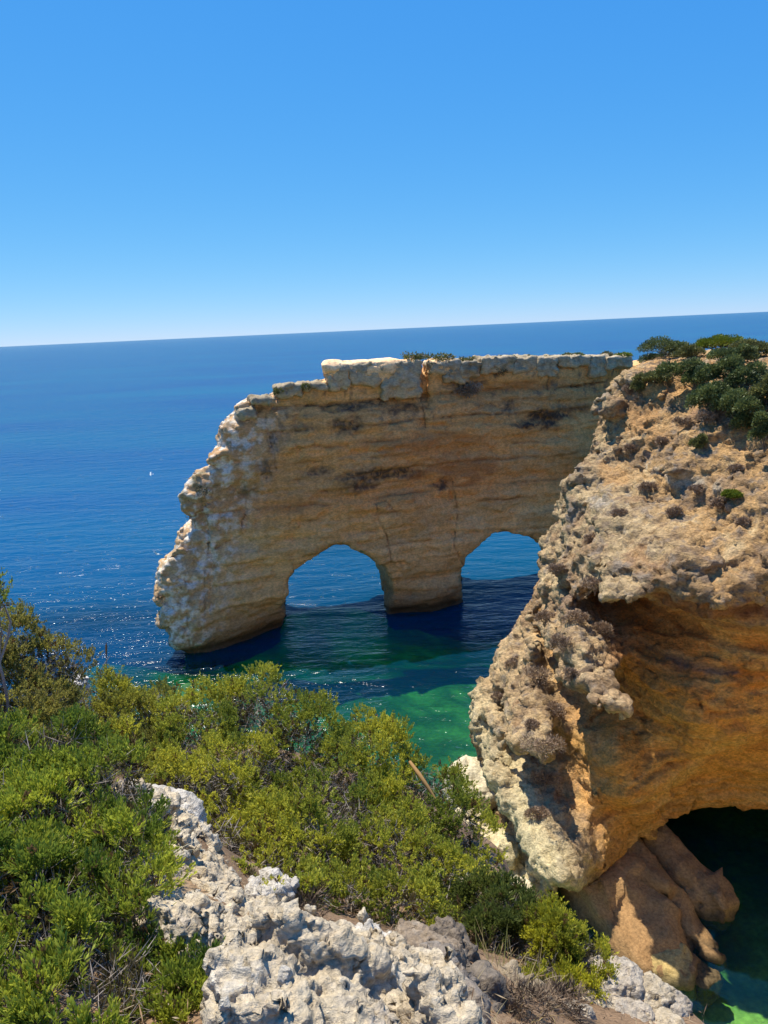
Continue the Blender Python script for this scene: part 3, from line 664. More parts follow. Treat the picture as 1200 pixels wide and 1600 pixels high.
# ------------------------------------------------------------------ boulders in the cave and the ledge at the headland's foot
def boulder(name, center, size, rot, seed, rgb, label, cat='boulder', hv=None, amp=0.16, mat=None, group=None, wl=None, tint=0.5, flat=0.0, alt=(.5, .42, .3)):
    """an uneven rounded lump of rock; rot = (x, y, z) in degrees"""
    hv = hv or max(size) / 26
    wl = wl or max(size) * 0.55
    sx, sy, sz = [q / 2 for q in size]; m_ = amp * max(size) * 0.6 + 2 * hv
    ax, org = grid3((-sx - m_, -sy - m_, -sz - m_), (sx + m_, sy + m_, sz + m_), hv)
    G = np.stack(np.meshgrid(*ax, indexing='ij'), -1); shp = G.shape[:3]
    q = np.abs(G) / np.array([sx, sy, sz])
    d = ((q ** 4.2).sum(-1) ** (1 / 4.2) - 1) * min(sx, sy, sz)
    Pn = G.reshape(-1, 3) + seed * 7.31
    s_ = max(size)
    f1, f2, _ = worley(Pn, wl * 0.9, seed)
    d = d + (amp * s_ * 0.5 * fbm(Pn, wl, 3, seed) + amp * s_ * 0.28 * (f1 - 0.5)).reshape(shp)
    V, Q = surface_nets(d.astype(np.float32), org, hv)
    Nn = normals(V, Q)
    V = V + Nn * (amp * s_ * (0.10 * ridged(V + seed, wl * 0.28, 3, seed + 5) + 0.06 * fbm(V + seed, wl * 0.13, 3, seed + 6) + 0.42 * facet(V + seed, wl * .6, seed + 7) + .20 * facet(V + seed, wl * .22, seed + 8)))[:, None]
    E_ = np.array(Matrix.Rotation(math.radians(rot[2]), 3, 'Z') @ Matrix.Rotation(math.radians(rot[1]), 3, 'Y') @ Matrix.Rotation(math.radians(rot[0]), 3, 'X'))
    V = V @ E_.T
    g = fbm(V + seed, wl * 0.5, 4, seed + 9, 0.65)
    c = np.tile(np.array(rgb), (len(V), 1)); c = paint(c, tint * sstep(0.05, 0.45, g), np.array(rgb) * 0.6); c = paint(c, tint * sstep(0.05, 0.45, -g), np.array(alt))
    if mat is None: c = paint(c, .8 * sstep(.55, .15, V[:, 2] + center[2] + .15 * g), (.06, .05, .03))     # wet foot
    o = mesh(name, V, Q, mat or MAT_BOULDER, None, c); o.location = [float(q) for q in center]
    return tag(o, label, cat, group)
BR = (.34, .20, .085)
G_ = 'boulders in the sea cave'
boulder('boulder', (9.3, 26.9, 0.0), (3.6, 7.4, 2.9), (17, 4, 22), 3, BR, 'large brown slab filling the left of the cave mouth', group=G_, amp=.10, alt=(.42, .27, .12))
boulder('boulder', (11.5, 26.6, 0.15), (1.6, 7.4, 2.2), (17, 8, 28), 8, (.32, .19, .08), 'long narrow brown slab lying right of the large cave slab', group=G_, amp=.10, alt=(.40, .26, .12))
boulder('boulder', (12.6, 28.6, 0.75), (1.9, 5.6, 1.7), (16, 10, 32), 12, (.31, .19, .085), 'upper brown slab at the back of the cave, ending in a point', group=G_, amp=.11, alt=(.38, .25, .12))
boulder('boulder', at(990, 1349, 28.3), (.95, .8, .75), (0, 10, 20), 15, (.36, .23, .11), 'small boulder perched on top of the cave slabs', group=G_, amp=.14, alt=(.4, .28, .14))
boulder('boulder', at(958, 1350, 28.4), (.45, .4, .35), (0, 0, 50), 16, (.36, .23, .11), 'round stone left of the small perched cave boulder', group=G_, amp=.14, alt=(.4, .28, .14))
boulder('boulder', at(1025, 1512, 24.1) - [0, 0, .15], (2.9, 2.0, 1.3), (8, -8, -12), 19, (.47, .34, .13), 'sunlit yellow boulder in front of the cave slabs, by the green water', group=G_, amp=.10, alt=(.52, .40, .17))
boulder('boulder', at(1095, 1530, 23.6) - [0, 0, .2], (1.3, 1.2, 1.2), (0, 6, 30), 23, (.30, .19, .075), 'dark wet boulder at the water edge beside the sunlit yellow one', group=G_, amp=.11, alt=(.36, .24, .1))
PALE = (.60, .50, .29)
G_ = 'pale rocks at the foot of the headland'
boulder('ledge_rock', at(738, 1222, 34.6) - [0, 0, .5], (2.6, 3.0, 2.4), (10, 0, 20), 31, (.58, .50, .33), 'rounded cream rock at the headland foot beside the green water', 'rock', group=G_, amp=.12, alt=(.64, .57, .4))
boulder('ledge_rock', at(760, 1345, 30.6) + [0, 0, .1], (2.6, 5.0, 2.4), (8, 14, 12), 34, PALE, 'long pale yellow rock ledge between the juniper and the headland', 'rock', group=G_, amp=.12, alt=(.68, .6, .38))
boulder('ledge_rock', at(725, 1405, 29.0) + [0, 0, .1], (3.2, 3.4, 1.8), (0, 8, -10), 37, PALE, 'broad pale yellow slab below the long ledge rock', 'rock', group=G_, amp=.14, alt=(.66, .58, .38))
boulder('ledge_rock', at(690, 1440, 28.0) + [0, 0, .2], (2.0, 1.8, 1.5), (0, 0, 35), 39, (.58, .49, .3), 'small cream rock half hidden behind the juniper, below the broad slab', 'rock', group=G_, amp=.16, alt=(.64, .57, .4))
boulder('ledge_rock', at(815, 1395, 27.9), (.9, .9, 1.0), (0, 0, 15), 40, (.56, .49, .34), 'crumbly cream knob at the bottom corner of the headland', 'rock', group=G_, amp=.2, alt=(.62, .56, .42))

# ------------------------------------------------------------------ the clifftop in front
gp = [(450, 1600, 1.50), (700, 1600, 1.58), (150, 1600, 1.5), (300, 1500, 1.9), (500, 1500, 2.1), (650, 1540, 1.85), (250, 1340, 2.7), (350, 1410, 2.45), (280, 1270, 3.1), (450, 1440, 2.6), (600, 1490, 2.45),
      (720, 1520, 2.45), (770, 1595, 2.2), (900, 1595, 2.55), (1000, 1560, 2.95), (1065, 1595, 2.8), (700, 1440, 3.5), (500, 1300, 4.4), (400, 1200, 5.4), (100, 1230, 3.6), (0, 1120, 5.2), (150, 1350, 2.5), (0, 1400, 2.2), (650, 1330, 4.5), (760, 1440, 3.6), (200, 1170, 5.6), (300, 1230, 4.9), (400, 1300, 4.4), (450, 1385, 3.5), (355, 1345, 3.5), (560, 1420, 3.4)]
GPt = np.array([at(*p) for p in gp])
GPt = np.concatenate([GPt, np.array([(-3, 0, 23.5), (0, 0, 23.4), (2, 0, 23.3), (-3, -3, 23.8), (3, -3, 23.6), (-4, 5.5, 21.6)])])
Gt = TPS(GPt[:, :2], GPt[:, 2], 0.002)
EDGE = [(-9, -6), (1.8, -6), (1.66, 2.5), (1.5, 2.95), (1.2, 3.2), (.95, 3.4), (.72, 3.8), (.8, 4.4), (.9, 4.9), (.5, 5.5), (0, 6.0), (-1, 6.4), (-3, 6.8), (-9, 7.4)]
def ground_z(x, y):
    x = np.asarray(x, float); y = np.asarray(y, float)
    g = Gt(x, y)
    d = poly_sdf(x, y, EDGE)
    g = np.clip(g, -2, 24.5) - 3.2 * np.maximum(d, 0) - 0.9 * sstep(-.12, .12, d) * 1.0 + 0.0
    return g
gx, gy = np.arange(-6, 4.5, 0.06), np.arange(-3, 12, 0.06)
X, Y = np.meshgrid(gx, gy, indexing='ij'); Z = ground_z(X, Y)
P = np.stack([X, Y, Z], -1).reshape(-1, 3)
P[:, 2] += 0.06 * fbm(P, 0.5, 4, 601) + 0.25 * fbm(P, 1.8, 3, 603) * sstep(5.0, 8, P[:, 1])
P[:, 2] = np.maximum(P[:, 2], -1.5)
g = fbm(P, 0.35, 4, 605, 0.6)
c = np.tile(np.array([.22, .14, .08]), (len(P), 1)); c = paint(c, 0.8 * sstep(0, .4, g), (.11, .07, .042)); c = paint(c, .7 * sstep(.15, .5, -g), (.38, .28, .17))
c = paint(c, sstep(20.6, 19, P[:, 2]), (.55, .45, .28))
tag(mesh('ground', P, grid_faces(len(gx), len(gy))[:, ::-1], MAT_SOIL, col=c), kind='structure')

# the viewpoint's cliff, carried on unseen round the bay to bounce warm light
def wall_y(x): return np.interp(x, [-60, -30, -9, -3, 0, 1.5, 4, 10, 22, 34, 40], [-8, 2, 7.3, 6.6, 5.6, 2.6, 1.6, 1.0, 3.0, 12.0, 26.0])
gu = np.concatenate([np.arange(-60, -8, .8), np.arange(-8, 41, .5)]); gv = np.linspace(0, 1, 48)
U_, V_ = np.meshgrid(gu, gv, indexing='ij')
Yw = wall_y(U_) - 1.2 + 7.0 * V_ ** 1.3; Zw = 20.6 - 22.5 * V_ - 1.0 * (np.abs(U_) < 3)
P = np.stack([U_, Yw, Zw], -1).reshape(-1, 3); nz_ = fbm(P, (5, 5, 3), 4, 640); P[:, 1] += 1.4 * nz_; P[:, 2] += .5 * fbm(P, 2.5, 3, 642)
g = fbm(P, (3, 3, 1.5), 4, 644); c = np.tile(np.array([.70, .56, .36]), (len(P), 1)); c = paint(c, .5 * sstep(0, .4, g), (.62, .42, .20)); c = paint(c, .6 * sstep(.1, .5, -g), (.72, .63, .46))
Vr_ = P.copy(); tag(mesh('bounce_cliff', Vr_, grid_faces(len(gu), len(gv)), MAT_HEAD, col=c), kind='structure')

# sand slope added unseen at the foot of that cliff to bounce warm light
gu = np.arange(-2, 40, .5); gv = np.linspace(0, 1, 44)
U_, V_ = np.meshgrid(gu, gv, indexing='ij')
yb1 = np.interp(U_, [-2, 3, 8, 20, 30, 40], [12.5, 15.5, 18.6, 19.0, 20.5, 27]); Yb = (wall_y(U_) + 1.5) * (1 - V_) + yb1 * V_
P = np.stack([U_, Yb, 2.2 - 2.7 * V_ + 0 * U_], -1).reshape(-1, 3); P[:, 2] += .10 * fbm(P, 3.0, 3, 650)
g = fbm(P, 2.0, 4, 652); c = np.tile(np.array([.66, .54, .36]), (len(P), 1)); c = paint(c, .5 * sstep(0, .4, g), (.58, .46, .29)); c = paint(c, sstep(.15, -.1, P[:, 2]), (.40, .31, .18))
tag(mesh('bounce_beach', P, grid_faces(len(gu), len(gv)), MAT_SOIL, col=c), kind='structure')

# the white limestone outcrop: footprint traced on the ground
fp_px = [(210, 1262, 3.2), (290, 1262, 3.2), (330, 1300, 2.95), (360, 1345, 2.75), (372, 1405, 2.5), (440, 1425, 2.6), (530, 1490, 2.35), (610, 1492, 2.35), (680, 1515, 2.0), (718, 1590, 1.65), (740, 1660, 1.4), (330, 1660, 1.35), (320, 1560, 1.65), (250, 1490, 1.95), (232, 1400, 2.3), (215, 1320, 2.75)]
fpt = np.array([at(*p) for p in fp_px])[:, :2]
h = 0.017
lo = (fpt[:, 0].min() - .12, fpt[:, 1].min() - .12); hi = (fpt[:, 0].max() + .12, fpt[:, 1].max() + .12)
xs = np.arange(lo[0], hi[0], h, dtype=np.float32); ys = np.arange(lo[1], hi[1], h, dtype=np.float32)
X2, Y2 = np.meshgrid(xs, ys, indexing='ij')
G2 = ground_z(X2, Y2).astype(np.float32)
fd = poly_sdf(X2, Y2, fpt).astype(np.float32)
PP = np.stack([X2, Y2, 0 * X2], -1).reshape(-1, 3)
fd = fd + (0.07 * fbm(PP, 0.3, 3, 611)).reshape(fd.shape)
f1, f2, cid = worley(PP, (0.55, 0.42, 1), 613)
hump = (0.16 * (cid - 0.35) * sstep(0, .25, f2 - f1) - 0.07 * (1 - sstep(0, .12, f2 - f1))).reshape(fd.shape) + (0.07 * fbm(PP, 0.42, 2, 615)).reshape(fd.shape)
T2 = G2 + 0.10 - 0.16 * sstep(2.75, 3.1, Y2) + hump - 0.75 * sstep(-0.02, 0.13, fd) * (0.35 + 0 * fd) - 0.6 * np.maximum(fd, 0)
# upper step: a block that stands up at the far end
u0 = at(300, 1340, 2.75); T2 += (0.10 * np.exp(-(((X2 - u0[0]) / .17) ** 2 + ((Y2 - u0[1]) / .2) ** 2))).astype(np.float32)
zs = np.arange(float(T2.min()) - .05, float(T2.max()) + .25, h, dtype=np.float32)
D = (zs[None, None, :] - T2[:, :, None]) * 0.8
org = np.array([xs[0], ys[0], zs[0]])
B = np.argwhere(np.abs(D) < 0.13)
P = np.stack([xs[B[:, 0]], ys[B[:, 1]], zs[B[:, 2]]], 1)
n = 0.03 * fbm(P, 0.19, 3, 619) + 0.085 * facet(P, (.42, .42, .28), 621) + 0.03 * facet(P, (.16, .16, .12), 622)
D[B[:, 0], B[:, 1], B[:, 2]] += n.astype(np.float32)
V, Q = surface_nets(D.astype(np.float32), org, h)
del D
gz = ground_z(V[:, 0], V[:, 1])
Q = Q[(V[Q][:, :, 2] > (gz[Q] - .12)).any(1)]
V, Q = subdivide(smooth(V, Q, 1, .3), Q); Nn = normals(V, Q)
a1, a2, _ = worley(V, 0.03, 623)
V = V + Nn * (0.006 * fbm(V, 0.05, 3, 625, .6) + 0.008 * ridged(V, 0.06, 2, 627) - 0.012 * sstep(.42, .1, a1) * sstep(-.1, .2, fbm(V, .2, 2, 628)) + 0.019 * facet(V, (.11, .11, .07), 626) + .012 * facet(V, .04, 624))[:, None]
g = fbm(V, 0.22, 5, 629, .65); g2 = fbm(V, 0.07, 3, 631, .6)
c = np.tile(np.array([.60, .50, .35]), (len(V), 1))
c = paint(c, .6 * sstep(.08, .45, g), (.46, .36, .235)); c = paint(c, .55 * sstep(.05, .4, -g), (.60, .55, .46)); c = paint(c, .5 * sstep(.2, .5, g2), (.36, .325, .285))
rd = sstep(.15, .4, fbm(V, .3, 3, 633)) * .5; c = paint(c, rd * sstep(.0, .06, -(fd[np.clip(((V[:, 0] - xs[0]) / h).astype(int), 0, len(xs) - 1), np.clip(((V[:, 1] - ys[0]) / h).astype(int), 0, len(ys) - 1)]) * 0 + .03), (.52, .43, .28))
loc = (float(V[:, 0].mean()), float(V[:, 1].mean()), float(V[:, 2].min()))
tag(mesh('limestone_outcrop', V, Q, MAT_NEAR, None, c, loc=loc), 'pitted white limestone outcrop in the foreground between the junipers', 'rock outcrop')

def gz_min(v): return ground_z(v[:, 0], v[:, 1]) + .03
OUT_V, OUT_N = V, Nn
def near_rock(px, py, y, size, rot, seed, label, rgb=(.60, .545, .46), dz=0.0, amp=.13, cat='rock', group=None, alt=(.66, .62, .55)):
    p = at(px, py, y)
    o = boulder('rock', p + [0, 0, dz], size, rot, seed, rgb, label, cat, amp=amp, mat=MAT_NEAR, group=group, tint=.55, alt=alt, hv=max(size) / 26)
    return o
near_rock(255, 1276, 3.25, (.36, .26, .17), (0, 4, -8), 51, 'flat-topped pale block at the far end of the white outcrop', amp=.12)
near_rock(205, 1290, 3.15, (.24, .2, .16), (0, -4, 18), 52, 'squat pale rock half under dry grass beside the flat-topped block', amp=.14)
G_ = 'grey-white rocks at the cliff edge, lower right'
for i, (px, py, y, s, lab) in enumerate((
        (960, 1535, 3.0, (.26, .24, .20), 'rough grey-white rock touching the bright green bush, topmost at the cliff edge'),
        (1018, 1552, 2.95, (.20, .18, .15), 'grey rock with a crack at the middle of the cliff edge rocks'),
        (1050, 1575, 2.9, (.15, .17, .15), 'rightmost rounded grey rock above the green water'),
        (1042, 1602, 2.75, (.15, .14, .12), 'stone at the bottom right corner of the cliff edge rocks'),
        (985, 1588, 2.8, (.22, .18, .14), 'cream rock below the cracked grey one at the bottom edge'),
        (930, 1565, 2.85, (.17, .15, .12), 'cream angular rock left of the cliff edge rocks under the bush'),
        (890, 1595, 2.65, (.20, .16, .12), 'low cream rock at the bottom edge below the bright green bush'),
        (1005, 1620, 2.7, (.24, .18, .14), 'pale slab cut off by the bottom edge near the green water'))):
    near_rock(px, py, y, s, (8 * math.sin(i), 10 * math.cos(i * 2), 37 * i), 60 + i, lab, rgb=((.46, .39, .30), (.50, .41, .28))[i % 2], alt=(.56, .49, .38), group=G_, dz=-.03)
G_ = 'dark rocks in the shade under the junipers'  # shaded rocks: the junipers' shade is put into their dark colours
near_rock(722, 1535, 2.42, (.24, .50, .18), (0, 14, 22), 75, 'fluted grey rock in shade right of the white outcrop', rgb=(.19, .155, .12), dz=-.10, amp=.22, alt=(.34, .28, .21))
near_rock(690, 1560, 2.15, (.16, .34, .20), (0, 10, 20), 76, 'brown grey rock wedge at the right edge of the white outcrop', rgb=(.30, .25, .2), amp=.2, alt=(.42, .37, .3))
near_rock(655, 1492, 2.5, (.30, .30, .22), (0, 8, 60), 171, 'shaded brown rock under the right of the big juniper', rgb=(.30, .23, .16), amp=.2, alt=(.48, .40, .30), dz=-.06)
near_rock(700, 1470, 2.75, (.20, .28, .17), (0, 10, 10), 172, 'shaded grey rock between the big and the dark green juniper', rgb=(.20, .16, .12), amp=.22, alt=(.36, .30, .22), dz=-.08)
near_rock(560, 1478, 2.5, (.26, .2, .15), (0, 5, 30), 173, 'cream rock under the front of the big juniper', amp=.2, dz=-.04)
near_rock(800, 1560, 2.6, (.26, .3, .16), (0, 10, 40), 174, 'brown rock buried in the straw grass', rgb=(.34, .27, .18), amp=.2, alt=(.5, .42, .3), dz=-.06)
near_rock(612, 1487, 2.5, (.11, .1, .1), (0, 0, 20), 77, 'small pale stone beside the dark hollow under the juniper', amp=.2)
near_rock(420, 1400, 2.75, (.22, .2, .16), (0, 6, 50), 78, 'crumbly pale rock at the left foot of the big juniper', amp=.2)
near_rock(700, 1375, 4.3, (.35, .4, .2), (0, 12, 20), 79, 'pale rock showing under the right side of the big juniper', rgb=(.56, .47, .32), amp=.15)
near_rock(118, 1075, 5.9, (.2, .2, .2), (0, 0, 0), 80, 'white stone peeping out between the two left junipers', rgb=(.62, .58, .52), amp=.15)
# loose stones
proto = None
OUTV = OUT_V[(OUT_N[:, 2] > .75) & (OUT_V[:, 2] > gz_min(OUT_V))]
for i in range(14):
    p = OUTV[random.randrange(len(OUTV))] + np.array([0, 0, .006])
    s = random.uniform(.018, .05)
    if proto is None:
        proto = boulder('stone', p, (1, .8, .6), (0, 0, 0), 90, (.58, .52, .42), 'small loose pale stone lying on the white outcrop', 'stone', amp=.2, mat=MAT_NEAR, group='loose stones on the outcrop', hv=.09, alt=(.64, .6, .52)); o = proto
    else:
        o = proto.copy(); COL.objects.link(o); o.location = [float(q) for q in p]
    o.scale = (s, s, s); o.rotation_euler = (random.uniform(-.4, .4), random.uniform(-.4, .4), random.uniform(0, 6))

# ------------------------------------------------------------------ plants
def unit(v): return v / (np.linalg.norm(v, axis=-1, keepdims=True) + 1e-9)
def spindles(base, dirs, length, rad, col_base, col_tip, flat=1.0):
    """thin tapering leaf cords: base point, ring of three, tip"""
    n = len(base); rnd = unit(RNG.normal(size=(n, 3))); s1 = unit(np.cross(dirs, rnd)); s2 = np.cross(dirs, s1)
    length = np.broadcast_to(length, n)[:, None]; rad = np.broadcast_to(rad, n)[:, None]
    mid = base + dirs * length * 0.45
    V = np.empty((n, 5, 3)); V[:, 0] = base; V[:, 4] = base + dirs * length
    for k in range(3):
        a = 2 * math.pi * k / 3; V[:, 1 + k] = mid + (s1 * math.cos(a) + s2 * math.sin(a) * flat) * rad
    t = np.array([[0, 2, 1], [0, 3, 2], [0, 1, 3], [4, 1, 2], [4, 2, 3], [4, 3, 1]])
    Fc = (t[None] + (np.arange(n) * 5)[:, None, None]).reshape(-1, 3)
    C = np.empty((n, 5, 3)); C[:, 0] = col_base; C[:, 4] = col_tip
    C[:, 1:4] = ((np.asarray(col_base) + np.asarray(col_tip)) / 2)[..., None, :] if np.ndim(col_base) > 1 else (np.asarray(col_base) + np.asarray(col_tip)) / 2
    return V.reshape(-1, 3), Fc, C.reshape(-1, 3)
def kites(base, dirs, length, rad, col_base, col_tip):
    """flat pointed leaf cords, four corners each"""
    n = len(base); s1 = unit(np.cross(dirs, unit(RNG.normal(size=(n, 3))))); length = np.broadcast_to(length, n)[:, None]; rad = np.broadcast_to(rad, n)[:, None]
    mid = base + dirs * length * .5; V = np.stack([base, mid + s1 * rad, base + dirs * length, mid - s1 * rad], 1)
    Fc = np.arange(4 * n).reshape(n, 4); mc = (col_base + col_tip) / 2; C = np.stack([col_base, mc, col_tip, mc], 1)
    return V.reshape(-1, 3), Fc, C.reshape(-1, 3)
def tubes(lines, sides=4):
    """lines: list of (points (k,3), radii (k,))"""
    VV, FF, off = [], [], 0
    for pts, r in lines:
        pts = np.asarray(pts); k = len(pts); d = unit(np.gradient(pts, axis=0)); s1 = unit(np.cross(d, np.array([0.3, 0.2, 0.9]))); s2 = np.cross(d, s1)
        ring = []
        for q in range(sides):
            a = 2 * math.pi * q / sides; ring.append(pts + (s1 * math.cos(a) + s2 * math.sin(a)) * np.asarray(r)[:, None])
        VV.append(np.stack(ring, 1).reshape(-1, 3))
        i, j = np.meshgrid(np.arange(k - 1), np.arange(sides), indexing='ij'); i = i.ravel(); j = j.ravel(); j2 = (j + 1) % sides
        FF.append(np.stack([i * sides + j, i * sides + j2, (i + 1) * sides + j2, (i + 1) * sides + j], 1) + off); off += k * sides
    return np.concatenate(VV), np.concatenate(FF)
def curve(a, b, sag, wob, k=7):
    a, b = np.asarray(a, float), np.asarray(b, float); t = np.linspace(0, 1, k)[:, None]
    L_ = np.linalg.norm(b - a); p = a + (b - a) * t + np.array([0, 0, 1]) * sag * L_ * np.sin(math.pi * t) 
    w1_, w2_ = RNG.normal(size=3), RNG.normal(size=3); ph = RNG.uniform(1.5, 4)
    return p + (w1_ * np.sin(math.pi * t) + w2_ * np.sin(math.pi * t * round(ph)) * .6) * wob * L_
def crown_points(lobes, n, shell=(0.62, 1.04), low=-0.75):
    """anchors spread over the outer shell of a crown made of uneven lobes"""
    C = np.array([l[:3] for l in lobes]); Rr = np.array([l[3:6] for l in lobes]); area = (Rr[:, 0] * Rr[:, 1] + Rr[:, 1] * Rr[:, 2] + Rr[:, 0] * Rr[:, 2])
    k = RNG.choice(len(lobes), n * 3, p=area / area.sum()); u = unit(RNG.normal(size=(n * 3, 3)))
    s = RNG.uniform(shell[0], shell[1], n * 3)[:, None]; P = C[k] + u * Rr[k] * s
    keep = u[:, 2] > low + 0.5 * RNG.random(n * 3)
    for i in range(len(lobes)):
        q = np.linalg.norm((P - C[i]) / Rr[i], axis=1); keep &= (q > 0.66) | (k == i)
    P, u = P[keep][:n], u[keep][:n]
    return P, u
def juniper(label, lobes_px, n_tufts, per, clen, crad, seed, greens, near=False, base=None, gap=(-.35, .05), clump=0.27, group='junipers in the foreground', twigs=90, upw=.55, cones=0, name='juniper'):
    lobes = []
    for (px, py, y, rx, ry, rz) in lobes_px:
        p = at(px, py, y); lobes.append((p[0], p[1], p[2], rx, ry, rz))
    nc = max(4, n_tufts // 38); Cc, cu = crown_points(lobes, nc, (.62, 1.05)); nc = len(Cc)      # clumps first, then sprays on each clump
    ki = RNG.integers(0, nc, n_tufts); cr_ = clump * .5 * RNG.uniform(.6, 1.25, nc)
    u = unit(RNG.normal(size=(n_tufts, 3)) + cu[ki] * .9 + np.array([0, 0, .75])); A_ = Cc[ki] + u * (cr_[ki] * RNG.uniform(.45, 1.0, n_tufts))[:, None]
    ni = n_tufts // 5; Ai, ui = crown_points(lobes, ni, (.30, .70), -1.2); ni = len(Ai)                 # inner foliage, brown with age and darkened to paint in crown shade
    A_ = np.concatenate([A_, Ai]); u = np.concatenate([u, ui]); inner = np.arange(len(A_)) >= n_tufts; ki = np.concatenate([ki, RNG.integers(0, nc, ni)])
    g = perlin(A_, clump, seed)
    axis = unit(u * .75 + np.array([0.0, 0.0, upw]) + RNG.normal(size=A_.shape) * .38 + np.array([-.12, .06, 0]))
    n = len(A_); tl = clen * RNG.uniform(1.6, 3.4, n)
    ti = np.repeat(np.arange(n), per); f = RNG.random(len(ti))
    perp = unit(np.cross(axis[ti], RNG.normal(size=(len(ti), 3))))
    ang_ = np.radians(RNG.uniform(12, 58, len(ti))) * (1.1 - .6 * f)
    d = unit(axis[ti] * np.cos(ang_)[:, None] + perp * np.sin(ang_)[:, None] + np.array([0, 0, .22]))
    bpt = A_[ti] + axis[ti] * (f * tl[ti])[:, None] + perp * (.15 * clen)
    Ln = clen * RNG.uniform(.55, 1.25, len(ti)) * (1.15 - .45 * f)
    mixv = np.clip(.5 + .8 * perlin(A_, clump * 2.5, seed + 4) + (RNG.normal(size=nc) * .22)[ki] + RNG.normal(size=n) * .12, 0, 1)[:, None]
    ct = np.array(greens[0]) * (1 - mixv) + np.array(greens[1]) * mixv
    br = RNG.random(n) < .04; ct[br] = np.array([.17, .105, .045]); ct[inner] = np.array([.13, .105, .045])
    jit = RNG.uniform(.7, 1.3, len(ti))[:, None]
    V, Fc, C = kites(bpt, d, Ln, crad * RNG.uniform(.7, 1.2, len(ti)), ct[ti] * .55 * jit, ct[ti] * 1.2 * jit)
    cen = np.array([l[:3] for l in lobes]).mean(0)
    bz = cen if base is None else at(*base)
    b0 = np.array([bz[0], bz[1], float(ground_z(bz[0], bz[1])) - .05])
    root = empty(name, b0, label, 'juniper' if name == 'juniper' else 'shrub', group)
    mesh('foliage', V - b0, Fc, MAT_LEAF, root, C, smooth_sh=False)['kind'] = 'stuff'
    # grey limbs, branches and bare twigs
    lines = []; thick_ = max(.012, .03 * max(l[3] for l in lobes))
    for l in lobes:
        lc = np.array(l[:3]) - np.array([0, 0, l[5] * .1]); fx = lc * .75 + b0 * .25; fz = float(ground_z(fx[0], fx[1]))
        lb = curve((fx[0], fx[1], min(fz - .04, lc[2] - .1)), lc, .1, .05, 8); r0 = thick_ * .9
        lines.append((lb, np.linspace(r0, r0 * .45, 8)))
        near = np.argsort(np.linalg.norm((A_ - np.array(l[:3])) / np.array(l[3:6]), axis=1))[:max(8, len(A_) // len(lobes))]
        pick = RNG.choice(near, min(len(near), max(6, twigs // len(lobes))), replace=False)
        for q in pick:
            s0 = lb[RNG.integers(3, 8)]; tw = curve(s0, A_[q], .06 * RNG.normal(), .05, 6)
            rt = thick_ * RNG.uniform(.16, .34); lines.append((tw, np.linspace(rt, rt * .3, 6)))
            for _ in range(3):
                e = A_[near[RNG.integers(len(near))]]; s1 = tw[RNG.integers(2, 5)]
                if np.linalg.norm(e - s1) < l[3] * .9:
                    t3 = curve(s1, e, 0, .06, 5); lines.append((t3, np.linspace(rt * .55, rt * .2, 5)))
    V, Q = tubes(lines, 4)
    gg = fbm(V, .15, 3, seed + 8); cb = np.tile(np.array([.30, .265, .235]), (len(V), 1)); cb = paint(cb, .6 * sstep(0, .4, gg), (.15, .115, .09))
    mesh('branches', V - b0, Q, MAT_BARK, root, cb)['kind'] = 'stuff'
    # bare dead twigs inside the crown
    nt_ = max(60, int(n * 1.3)); P_, uu = crown_points(lobes, nt_, (.35, .98), -1.2); dd = unit(uu * .7 + RNG.normal(size=P_.shape) * .8)
    V, Fc, C = kites(P_ - dd * clen * 2, dd, clen * RNG.uniform(2, 6, len(P_)), crad * RNG.uniform(.25, .6, len(P_)), np.tile([.20, .165, .14], (len(P_), 1)), np.tile([.34, .30, .27], (len(P_), 1)))
    mesh('dead_twigs', V - b0, Fc, MAT_DRY, root, C, smooth_sh=False)['kind'] = 'stuff'
    if cones:
        me_o = None
        for q in RNG.choice(len(A_), cones, replace=False):
            s = RNG.uniform(.005, .008); pc = A_[q] + axis[q] * tl[q] * .5 - b0
            if me_o is None:
                i_ = np.linspace(0, math.pi, 6); j_ = np.linspace(0, 2 * math.pi, 8)[:-1]
                VV = np.array([[math.sin(a) * math.cos(b), math.sin(a) * math.sin(b), math.cos(a)] for a in i_ for b in j_])
                FF = [[a * 7 + b, a * 7 + (b + 1) % 7, (a + 1) * 7 + (b + 1) % 7, (a + 1) * 7 + b] for a in range(5) for b in range(7)]
                me_o = mesh('seed_cone', VV, np.array(FF)[:, ::-1], MAT_LEAF, root, np.tile([.14, .06, .045], (len(VV), 1))); o = me_o
            else: o = me_o.copy(); link(o, root)
            o.location = [float(x_) for x_ in pc]; o.scale = (s, s, s * 1.1)
    return root
YG, DG, LG = (.60, .57, .065), (.24, .29, .045), (.44, .48, .06)
